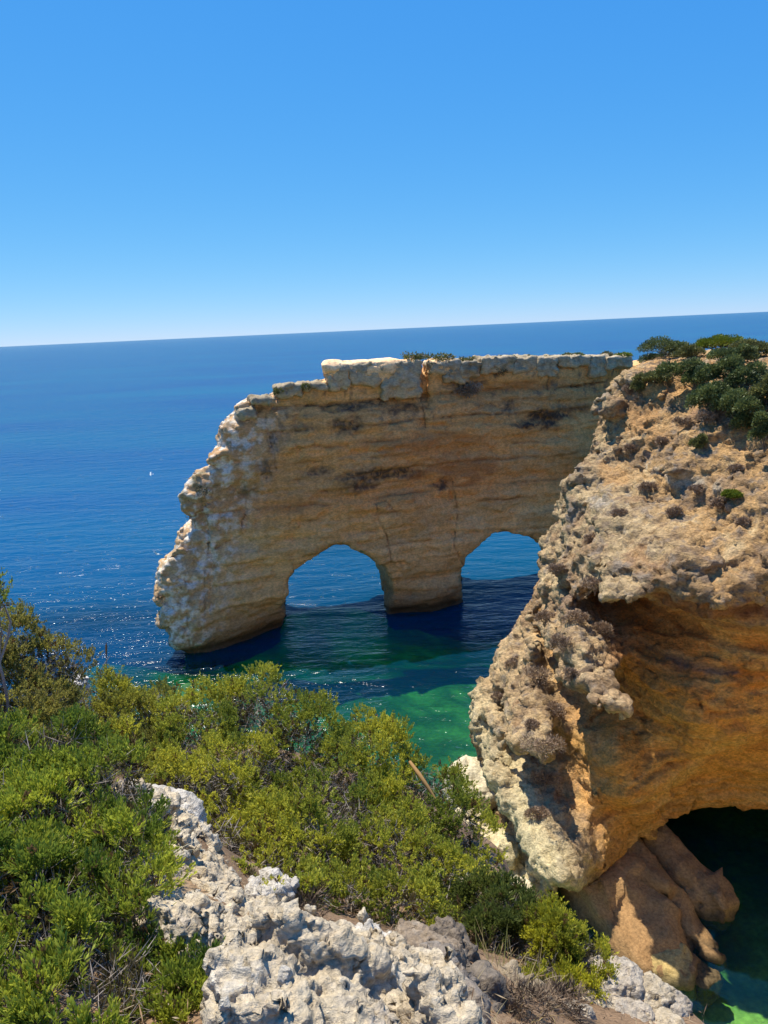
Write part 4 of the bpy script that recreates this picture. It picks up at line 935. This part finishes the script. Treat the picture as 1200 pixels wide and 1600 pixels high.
juniper('big spreading yellow-green juniper with bare grey twigs in the middle foreground',
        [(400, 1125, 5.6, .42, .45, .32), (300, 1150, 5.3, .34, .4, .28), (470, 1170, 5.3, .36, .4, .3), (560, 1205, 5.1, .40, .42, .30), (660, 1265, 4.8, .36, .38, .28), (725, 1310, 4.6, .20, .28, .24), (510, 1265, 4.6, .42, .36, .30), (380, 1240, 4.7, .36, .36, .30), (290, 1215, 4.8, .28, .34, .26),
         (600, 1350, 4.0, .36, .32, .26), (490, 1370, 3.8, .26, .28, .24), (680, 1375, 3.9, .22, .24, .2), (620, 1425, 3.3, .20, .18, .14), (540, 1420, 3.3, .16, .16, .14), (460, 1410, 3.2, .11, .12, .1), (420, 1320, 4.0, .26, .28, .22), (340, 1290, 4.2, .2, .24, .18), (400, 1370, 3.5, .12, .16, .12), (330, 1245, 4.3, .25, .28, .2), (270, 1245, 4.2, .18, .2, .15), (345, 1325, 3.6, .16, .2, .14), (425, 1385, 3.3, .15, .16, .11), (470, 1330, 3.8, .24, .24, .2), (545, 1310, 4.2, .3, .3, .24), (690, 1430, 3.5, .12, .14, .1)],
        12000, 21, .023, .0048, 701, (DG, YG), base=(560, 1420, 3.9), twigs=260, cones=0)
juniper('olive juniper in the yellow-green thicket left of the big spreading one',
        [(190, 1140, 5.3, .26, .35, .24), (240, 1125, 5.5, .24, .3, .2), (140, 1130, 5.4, .18, .3, .2), (150, 1200, 4.8, .28, .3, .24), (220, 1200, 4.9, .24, .3, .2), (175, 1090, 5.5, .09, .1, .09)],
        2800, 20, .024, .0048, 711, ((.24, .24, .06), YG), base=(190, 1220, 4.8), twigs=90)
juniper('grey-green juniper reaching into the blue sea at the left edge',
        [(5, 1030, 4.7, .22, .3, .2), (70, 1055, 4.8, .20, .28, .15), (112, 1052, 4.9, .085, .1, .075), (40, 1110, 4.5, .26, .3, .16), (-60, 1060, 4.5, .3, .3, .25), (100, 1100, 4.8, .12, .2, .1), (10, 1150, 4.2, .26, .26, .16)],
        2700, 20, .023, .0046, 721, ((.22, .20, .07), (.44, .40, .08)), base=(30, 1180, 4.4), twigs=160)
juniper('small juniper spray poking in at the left edge above the others', [(-12, 925, 4.2, .05, .06, .05), (-10, 950, 4.2, .045, .06, .05), (-50, 950, 4.2, .12, .12, .1)], 220, 18, .026, .0048, 725, (DG, LG), base=(-60, 1150, 4.2), twigs=20)
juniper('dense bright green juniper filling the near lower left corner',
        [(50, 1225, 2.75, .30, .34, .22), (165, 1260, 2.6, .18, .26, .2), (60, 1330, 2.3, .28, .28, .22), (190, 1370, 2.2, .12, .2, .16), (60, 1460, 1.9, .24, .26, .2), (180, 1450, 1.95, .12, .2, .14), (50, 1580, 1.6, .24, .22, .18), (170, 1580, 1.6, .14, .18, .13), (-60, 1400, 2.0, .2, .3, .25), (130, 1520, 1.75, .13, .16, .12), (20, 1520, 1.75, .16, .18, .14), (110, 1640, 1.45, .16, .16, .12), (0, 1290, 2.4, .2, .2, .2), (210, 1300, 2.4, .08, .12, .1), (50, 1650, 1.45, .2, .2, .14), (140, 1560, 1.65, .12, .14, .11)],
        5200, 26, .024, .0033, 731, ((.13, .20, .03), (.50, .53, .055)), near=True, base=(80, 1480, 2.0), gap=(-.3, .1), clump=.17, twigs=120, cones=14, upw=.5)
juniper('low juniper sprays spilling over the white outcrop at the bottom left',
        [(300, 1495, 1.95, .055, .07, .055), (265, 1530, 1.8, .06, .08, .06), (320, 1570, 1.68, .05, .07, .06), (270, 1600, 1.6, .08, .1, .07), (230, 1490, 1.95, .05, .07, .05)],
        800, 27, .023, .0031, 741, ((.13, .20, .03), (.50, .53, .055)), near=True, base=(250, 1560, 1.75), clump=.09, twigs=30)
juniper('bright lime-green juniper beside the dry grass above the green water',
        [(865, 1470, 3.2, .12, .16, .10), (905, 1505, 3.1, .11, .15, .10), (850, 1530, 3.0, .14, .16, .11), (900, 1555, 2.95, .10, .12, .09), (830, 1590, 2.75, .11, .12, .08), (925, 1500, 3.15, .06, .08, .05)],
        1700, 22, .024, .0036, 751, ((.30, .31, .034), (.66, .62, .05)), base=(850, 1560, 2.95), clump=.12, twigs=60)
juniper('dark green juniper behind the dry grass, under the pale ledge rocks',
        [(770, 1425, 3.5, .14, .18, .10), (730, 1435, 3.6, .10, .14, .08), (800, 1440, 3.4, .12, .14, .10), (760, 1480, 3.2, .12, .12, .09)],
        1100, 20, .03, .004, 761, ((.09, .12, .03), (.20, .23, .045)), base=(770, 1480, 3.3), clump=.12, twigs=60)
juniper('little yellow-green juniper sprig by the crumbly pale rock', [(380, 1378, 2.95, .045, .05, .05)], 90, 20, .022, .0038, 771, (LG, YG), base=(380, 1395, 2.9), clump=.06, twigs=8)
juniper('little yellow-green juniper sprig below the big juniper', [(492, 1402, 2.8, .05, .05, .045), (420, 1412, 2.7, .03, .03, .03)], 110, 20, .022, .0038, 775, (LG, YG), base=(480, 1425, 2.7), clump=.06, twigs=8)

def blades(name, label, cat, base, n, spread, height, lean, width, cols, seed, group=None, curl=.5, mat=None):
    r = np.random.default_rng(seed); k = 6; b0 = np.array(base, float); VV, FF, CC = [], [], []
    for i in range(n):
        o = b0 + np.array([r.normal() * spread[0], r.normal() * spread[1], 0]); hgt_ = height * r.uniform(.45, 1.1)
        dr = unit(np.array([r.normal() + lean[0], r.normal() + lean[1], 0])); t = np.linspace(0, 1, k)[:, None]
        c_ = r.uniform(.1, 1) * curl
        p = o + np.array([0, 0, 1]) * hgt_ * (t - .35 * c_ * t ** 3) + dr * hgt_ * (.25 * t + c_ * t ** 2)
        sd = unit(np.cross(dr, [0, 0, 1]) + r.normal(size=3) * .3); w = (width * (1 - t ** 1.5) + width * .15) / 2
        off = len(VV) * 2 * k; VV.append(np.concatenate([p - sd * w, p + sd * w]))
        FF += [[off + q, off + q + 1, off + k + q + 1, off + k + q] for q in range(k - 1)]
        CC.append(np.tile(np.array(cols[r.integers(len(cols))]) * r.uniform(.7, 1.2), (2 * k, 1)))
    V = np.concatenate(VV)
    o = mesh(name, V, np.array(FF), mat or MAT_DRY, None, np.concatenate(CC), smooth_sh=False, loc=b0)
    return tag(o, label, cat, group)
STRAW = [(.34, .27, .12), (.26, .20, .09), (.20, .21, .07), (.40, .34, .18)]
def gpt(px, py, y): p = at(px, py, y); return np.array([p[0], p[1], float(ground_z(p[0], p[1]))])
blades('grass_tuft', 'tall straw-coloured dry grass tuft between the dark and the lime-green juniper', 'grass', at(790, 1570, 2.75) - [0, 0, .08], 130, (.06, .05), .34, (0, 0), .005, STRAW, 3)
blades('grass_tuft', 'tangle of dry grass at the bottom edge left of the tall straw tuft', 'grass', at(765, 1590, 2.4) - [0, 0, .05], 160, (.10, .07), .20, (-.3, -.3), .004, STRAW[:2] + [(.3, .2, .12)], 4, curl=.9)
blades('grass_tuft', 'wispy grey grass leaning over the squat pale rock', 'grass', at(222, 1330, 2.85) - [0, 0, .06], 70, (.05, .06), .19, (.5, -.2), .003, [(.30, .26, .2), (.22, .18, .12), (.36, .33, .27)], 5, curl=1.0)
blades('grass_tuft', 'sparse dry grass among the sprays at the bottom left of the outcrop', 'grass', at(320, 1590, 1.65) - [0, 0, .03], 40, (.06, .05), .10, (0, 0), .0025, STRAW, 6)
blades('grass_tuft', 'dry grass wisps at the shaded right foot of the white outcrop', 'grass', at(720, 1560, 2.3) - [0, 0, .03], 50, (.06, .1), .12, (.2, -.2), .003, STRAW, 7, curl=.9)
# dry stalk in front of the sea, a dead orange branch on the big juniper
def stalk(name, label, cat, pts, radii, rgb):
    P_ = np.array([at(*p) for p in pts]); V, Q = tubes([(P_, np.array(radii))], 6); b0 = P_[0]
    return tag(mesh(name, V, Q, MAT_DRY, None, np.tile(np.array(rgb), (len(V), 1)), loc=b0), label, cat)
stalk('dry_stalk', 'thin dry stalk with a brown seed head standing against the sea', 'stalk', [(167, 1100, 5.5), (167, 1060, 5.5), (166, 1030, 5.5), (166, 1016, 5.5), (166, 1010, 5.5), (166, 1004, 5.5)], [.0025, .0022, .002, .008, .008, .002], (.30, .17, .08))
stalk('dry_stalk', 'bent pale dry stalk leaning right of the seed head', 'stalk', [(155, 1080, 5.5), (157, 1048, 5.5), (164, 1036, 5.5), (172, 1025, 5.5)], [.004, .004, .003, .0015], (.42, .36, .26))
stalk('dead_branch', 'dead orange-brown branch lying across the top of the big juniper', 'branch', [(640, 1190, 4.75), (655, 1210, 4.65), (667, 1228, 4.6), (680, 1248, 4.55)], [.012, .016, .014, .008], (.42, .24, .09))
blades('grass_tuft', 'single pale grass blade curling over the shaded rock hollow', 'grass', at(262, 1350, 2.6), 3, (.01, .01), .12, (1.2, -.3), .004, [(.5, .46, .33)], 9, curl=1.4)

# litter under the shrubs: dry needles and twigs
n = 9000; x_ = RNG.uniform(-2.6, 2.0, n); y_ = RNG.uniform(1.2, 5.5, n); b_ = np.stack([x_, y_, ground_z(x_, y_) + .02 + .02 * RNG.random(n)], 1)
d_ = unit(RNG.normal(size=(n, 3)) * np.array([1, 1, .35])); cl = np.array([(.30, .19, .11), (.20, .13, .08), (.36, .28, .18)])[RNG.integers(0, 3, n)]
V, Fc, C = kites(b_, d_, RNG.uniform(.015, .07, n), RNG.uniform(.001, .003, n), cl * .8, cl)
tag(mesh('leaf_litter', V, Fc, MAT_DRY, None, C, smooth_sh=False), 'dry brown needles and twigs littering the soil under the junipers', 'litter', kind='stuff')

# ------------------------------------------------------------------ shrubs on the cliffs
def shrub(name, label, center, r, n, ll, lr, greens, seed, group, cat='shrub', mat=None, stem=(.2, .16, .12), nl=7, low=-.35):
    rg_ = np.random.default_rng(seed); c0 = np.asarray(center, float); r = np.asarray(r, float)
    lobes = [(*(c0 + rg_.normal(size=3) * r * np.array([.45, .45, .25])), *(r * rg_.uniform(.4, .72))) for _ in range(nl)]
    A_, u = crown_points(lobes, n, (.6, 1.08), low)
    g = fbm(A_, r.max() * .45, 2, seed); A_ = A_ + u * (g * .16 * r.max())[:, None]
    ax_ = unit(u * .8 + np.array([0, 0, .35]) + RNG.normal(size=A_.shape) * .6)
    m_ = np.clip(.5 + 1.0 * g + RNG.normal(size=len(A_)) * .25, 0, 1)[:, None]; ct = np.array(greens[0]) * (1 - m_) + np.array(greens[1]) * m_
    V, Fc, C = kites(A_, ax_, ll * RNG.uniform(.6, 1.3, len(A_)), lr * RNG.uniform(.7, 1.3, len(A_)), ct * .8, ct * 1.1)
    b0 = c0 - np.array([0, 0, r[2] * .9]); root = empty(name, b0, label, cat, group)
    mesh('foliage', V - b0, Fc, mat or MAT_SHRUB, root, C, smooth_sh=False)
    lines = []
    for l in lobes:
        cv = curve(b0, np.array(l[:3]) , .1, .06, 6); lines.append((cv, np.linspace(.03, .012, 6) * r.max()))
        for q in RNG.choice(len(A_), 5): 
            cw = curve(cv[RNG.integers(2, 6)], A_[q], 0, .05, 5); lines.append((cw, np.linspace(.012, .004, 5) * r.max()))
    V, Q = tubes(lines, 4); mesh('stems', V - b0, Q, MAT_BARK, root, np.tile(np.array(stem), (len(V), 1)))
    return root
DK = ((.06, .085, .03), (.18, .21, .065)); OL = ((.10, .105, .035), (.21, .21, .065)); BRI = ((.10, .14, .015), (.20, .24, .02)); DRY = ((.22, .15, .10), (.42, .31, .21))
HG = 'green shrubs on top of the headland'
for i, (px, py, hw, hh, cols, lab) in enumerate((
        (1045, 541, 34, 17, DK, 'round dark green shrub on the headland crest, leftmost against the sea'),
        (1086, 546, 20, 9, OL, 'low olive shrub just right of the round dark crest shrub'),
        (1140, 538, 34, 13, BRI, 'bright yellow-green cushion shrub on the headland crest'),
        (1185, 540, 26, 14, OL, 'olive shrub at the right edge of the headland crest'),
        (1150, 552, 28, 12, DK, 'dark shrub below the bright yellow-green cushion on the crest'),
        (1088, 582, 26, 22, DK, 'dark green shrub lying down the slope right of the orange gully'),
        (1150, 585, 32, 26, DK, 'dark green shrub at the top of the large slope thicket'),
        (1118, 622, 30, 26, DK, 'dark shrub at the left of the slope thicket'),
        (1165, 640, 34, 30, DK, 'big dark shrub in the middle of the slope thicket'),
        (1195, 610, 20, 30, OL, 'olive shrub at the right edge of the slope thicket'),
        (1192, 680, 18, 28, DK, 'lowest dark shrub of the slope thicket at the right edge'),
        (1018, 588, 20, 9, OL, 'narrow green shrub strip left of the orange gully'),
        (1000, 610, 9, 12, OL, 'small olive shrub on the pale rocks left of the gully'),
        (978, 608, 10, 9, DRY, 'small brown dry shrub on the pale rocks of the headland edge'),
        (1097, 688, 9, 15, OL, 'olive tuft hanging below the slope thicket'),
        (1146, 772, 12, 6, BRI, 'tiny yellow-green plant on the rough face below the thicket'))):
    p, nn = on_head(px, py + hh * .7); s = p[1] / FPX
    shrub('shrub', lab, p + np.array([0, hw * s * .3, hh * s * .6]), (hw * s * 1.22, hw * s * 1.0, hh * s * 1.25), int(1500 + 55 * hw * hh ** .5), .13 if hw > 14 else .10, .032 if hw > 14 else .025, cols, 800 + i, HG)
HG = 'dry brown shrubs on the headland face'
dry = [(880, 1005, 18), (848, 965, 14), (905, 965, 18), (838, 1050, 18), (862, 1105, 16), (858, 1170, 24), (850, 1215, 20), (802, 1032, 12), (778, 1085, 12), (925, 915, 16), (868, 895, 12), (830, 1130, 12), (838, 1268, 16), (945, 985, 14), (890, 1060, 12), (1068, 660, 10), (1110, 655, 12), (1030, 690, 9), (985, 700, 8), (1010, 760, 10), (1060, 800, 10), (1120, 790, 9), (1165, 815, 10), (1090, 760, 8), (1150, 730, 9), (960, 800, 10), (920, 840, 9)]
dl = ['dry brown shrub under the flutes of the headland corner', 'dry pinkish shrub at the headland outline beside the right opening', 'dry brown shrub on the headland face above the round boss', 'dry brown shrub at the head of the pale buttress', 'dry brown shrub in the groove of the pale buttress',
      'largest dark brown dry shrub on the lower buttress', 'dark dry shrub just below the largest one on the buttress', 'small dry shrub on the outline above the pale buttress', 'small dry shrub on the left outline of the buttress', 'dry shrub below the pale crust on the rough face', 'small dry shrub on the outline near the right opening top',
      'small dry shrub on the sunlit left of the buttress', 'dry shrub over the jagged pale lip of the buttress', 'dry shrub left of the round boss on the face', 'small dry shrub above the buttress groove', 'small dry shrub at the foot of the orange gully', 'small dry shrub below the left of the slope thicket',
      'dry tuft on the slope just under the orange gully', 'dry tuft high on the pale outline rocks of the headland', 'dry tuft on the rough slope below the gully foot', 'dry tuft low in the middle of the rough slope', 'dry tuft left of the tiny yellow-green plant', 'dry tuft below the tiny yellow-green plant at the right',
      'dry tuft above the middle of the rough slope', 'dry tuft below the olive tuft of the thicket', 'dry tuft on the rough corner above the buttress', 'dry tuft on the headland outline above the right opening']
for i, (px, py, w) in enumerate(dry):
    p, nn = on_head(px, py); s = p[1] / FPX
    shrub('dry_shrub', dl[i], p + nn * (w * s * .05), (w * s * 1.1, w * s * .7, w * s * 1.0), 900 + 26 * w, .16, .014, DRY, 860 + i, HG, mat=MAT_DRY, stem=(.22, .16, .13))
for i, (px, py, y, r, lab) in enumerate(((800, 1600, 2.45, .10, 'dry twiggy shrub at the bottom edge below the straw grass'), (870, 1585, 2.65, .09, 'dry twiggy shrub under the lime-green juniper'), (470, 1440, 2.7, .08, 'small dry shrub at the left foot of the big juniper'))):
    p = at(px, py, y); p[2] = max(p[2], float(ground_z(p[0], p[1]))) + .02
    shrub('dry_shrub', lab, p, (r * 1.2, r, r * .8), 700, .06, .0022, ((.10, .075, .055), (.26, .19, .13)), 960 + i, 'dry twiggy shrubs in the foreground', mat=MAT_DRY, stem=(.16, .12, .09))
HG = 'low plants on top of the sea arch'
for i, (px, py, hw, hh, cols, lab) in enumerate((
        (645, 554, 30, 6, ((.08, .09, .02), (.16, .17, .035)), 'widest low green mat on top of the sea arch'), (692, 557, 14, 7, OL, 'olive cushion right of the widest mat on the arch'),
        (536, 568, 7, 8, OL, 'small plant in the notch of the left arch cap'), (735, 560, 12, 4, OL, 'thin low plant on the arch above the broken ledge'), (772, 574, 16, 9, ((.09, .09, .05), (.19, .18, .10)), 'grey-green bush hanging on the edge of the arch cap'),
        (792, 556, 15, 5, ((.14, .13, .06), (.25, .23, .12)), 'pale grey-green cushion on the middle of the arch top'), (830, 557, 6, 5, OL, 'tiny tuft on the arch top right of the pale cushion'), (862, 556, 9, 4, OL, 'small tuft over the middle of the right cap blocks'),
        (902, 553, 14, 4, DK, 'dark flat plant on the right part of the arch top'), (957, 550, 10, 5, ((.14, .14, .06), (.25, .24, .12)), 'pale plant on the arch top near the headland'), (978, 553, 14, 3, BRI, 'flat bright green plant where the arch meets the headland'),
        (432, 607, 9, 5, OL, 'small plant on the lower left step of the arch'), (475, 600, 10, 4, OL, 'small plant on the upper left step of the arch'), (305, 765, 14, 14, ((.10, .095, .05), (.20, .18, .11)), 'grey-green shrub clinging to the left nose of the arch'), (735, 603, 22, 12, DRY, 'brown dry shrub under the cap of the arch right of the cleft'))):
    x_, z_ = arch_pt(px, py); s = (ARCH_Y0 + ARCH_K * x_) / FPX; off = .5 if (py > 590) else 1.3
    shrub('low_shrub', lab, (x_, ARCH_Y0 + ARCH_K * x_ + off, z_ - hh * s * .5 - .12), (hw * s, hw * s * .7, max(hh * s, .2)), 300 + 16 * hw, .20, .05, cols, 900 + i, HG, nl=5, low=-1.1)

# ------------------------------------------------------------------ gulls
def gull(label, pos, span, heading, bank):
    k = 9; t = np.linspace(0, 1, k); prof = np.array([.02, .05, .085, .10, .095, .075, .05, .035, .012]) * span * .55
    yb = (t - .45) * span * .42; VV, FF = [], []
    for i in range(k):
        for a in range(8):
            th = 2 * math.pi * a / 8; VV.append((prof[i] * math.cos(th), -yb[i], prof[i] * .9 * math.sin(th)))
    for i in range(k - 1):
        for a in range(8): FF.append((i * 8 + a, i * 8 + (a + 1) % 8, (i + 1) * 8 + (a + 1) % 8, (i + 1) * 8 + a))
    root = empty('gull', pos, label, 'bird', 'gulls flying over the sea')
    root.rotation_euler = (0, math.radians(bank), math.radians(heading))
    mesh('body', np.array(VV), np.array(FF), MAT_GULL, root)
    for s in (-1, 1):
        st = np.array([(0.03, .06, .02, .16), (.18, .09, .09, .15), (.34, .05, .10, .11), (.5, -.06, .04, .02)]) * span
        V_, F_ = [], []
        for (x__, y__, z__, ch) in st:
            for zz in (.006 * span, -.004 * span): V_ += [(s * x__, y__ + ch * .4, z__ + zz), (s * x__, y__ - ch * .6, z__ + zz * .3)]
        for i in range(3):
            b_ = i * 4; F_ += [(b_, b_ + 1, b_ + 5, b_ + 4), (b_ + 2, b_ + 6, b_ + 7, b_ + 3), (b_, b_ + 4, b_ + 6, b_ + 2), (b_ + 1, b_ + 3, b_ + 7, b_ + 5)]
        mesh('wing', np.array(V_), np.array(F_), MAT_GULL, root)
    mesh('tail', np.array([(-.03, -.2, .01), (.03, -.2, .01), (.07, -.34, .01), (-.07, -.34, .01), (-.03, -.2, -.005), (.03, -.2, -.005), (.07, -.34, 0), (-.07, -.34, 0)]) * span, np.array([(0, 1, 2, 3), (4, 7, 6, 5), (0, 4, 5, 1), (1, 5, 6, 2), (2, 6, 7, 3), (3, 7, 4, 0)]), MAT_GULL, root)
    mb, tb_, pb_ = nodes_of('gull_beak'); pb_.inputs['Base Color'].default_value = (.7, .4, .05, 1)
    mesh('beak', np.array([(-.012, .235, -.01), (.012, .235, -.01), (.012, .235, .012), (-.012, .235, .012), (0, .30, -.008)]) * span, np.array([(0, 1, 4), (1, 2, 4), (2, 3, 4), (3, 0, 4)]), mb, root)
m, t, MAT_b = nodes_of('gull_feathers'); MAT_GULL = m
nz = t.nodes.new('ShaderNodeTexNoise'); nz.inputs['Scale'].default_value = 6
rp = t.nodes.new('ShaderNodeValToRGB'); rp.color_ramp.elements[0].color = (.62, .64, .66, 1); rp.color_ramp.elements[1].color = (.86, .86, .85, 1)
t.links.new(nz.outputs['Fac'], rp.inputs[0]); t.links.new(rp.outputs[0], MAT_b.inputs['Base Color']); MAT_b.inputs['Roughness'].default_value = .7
gull('white gull gliding close beside the left nose of the arch', at(246, 866, 52), .95, 60, 30)
gull('distant white gull low over the open sea left of the arch', at(236, 741, 95), .95, 100, -25)
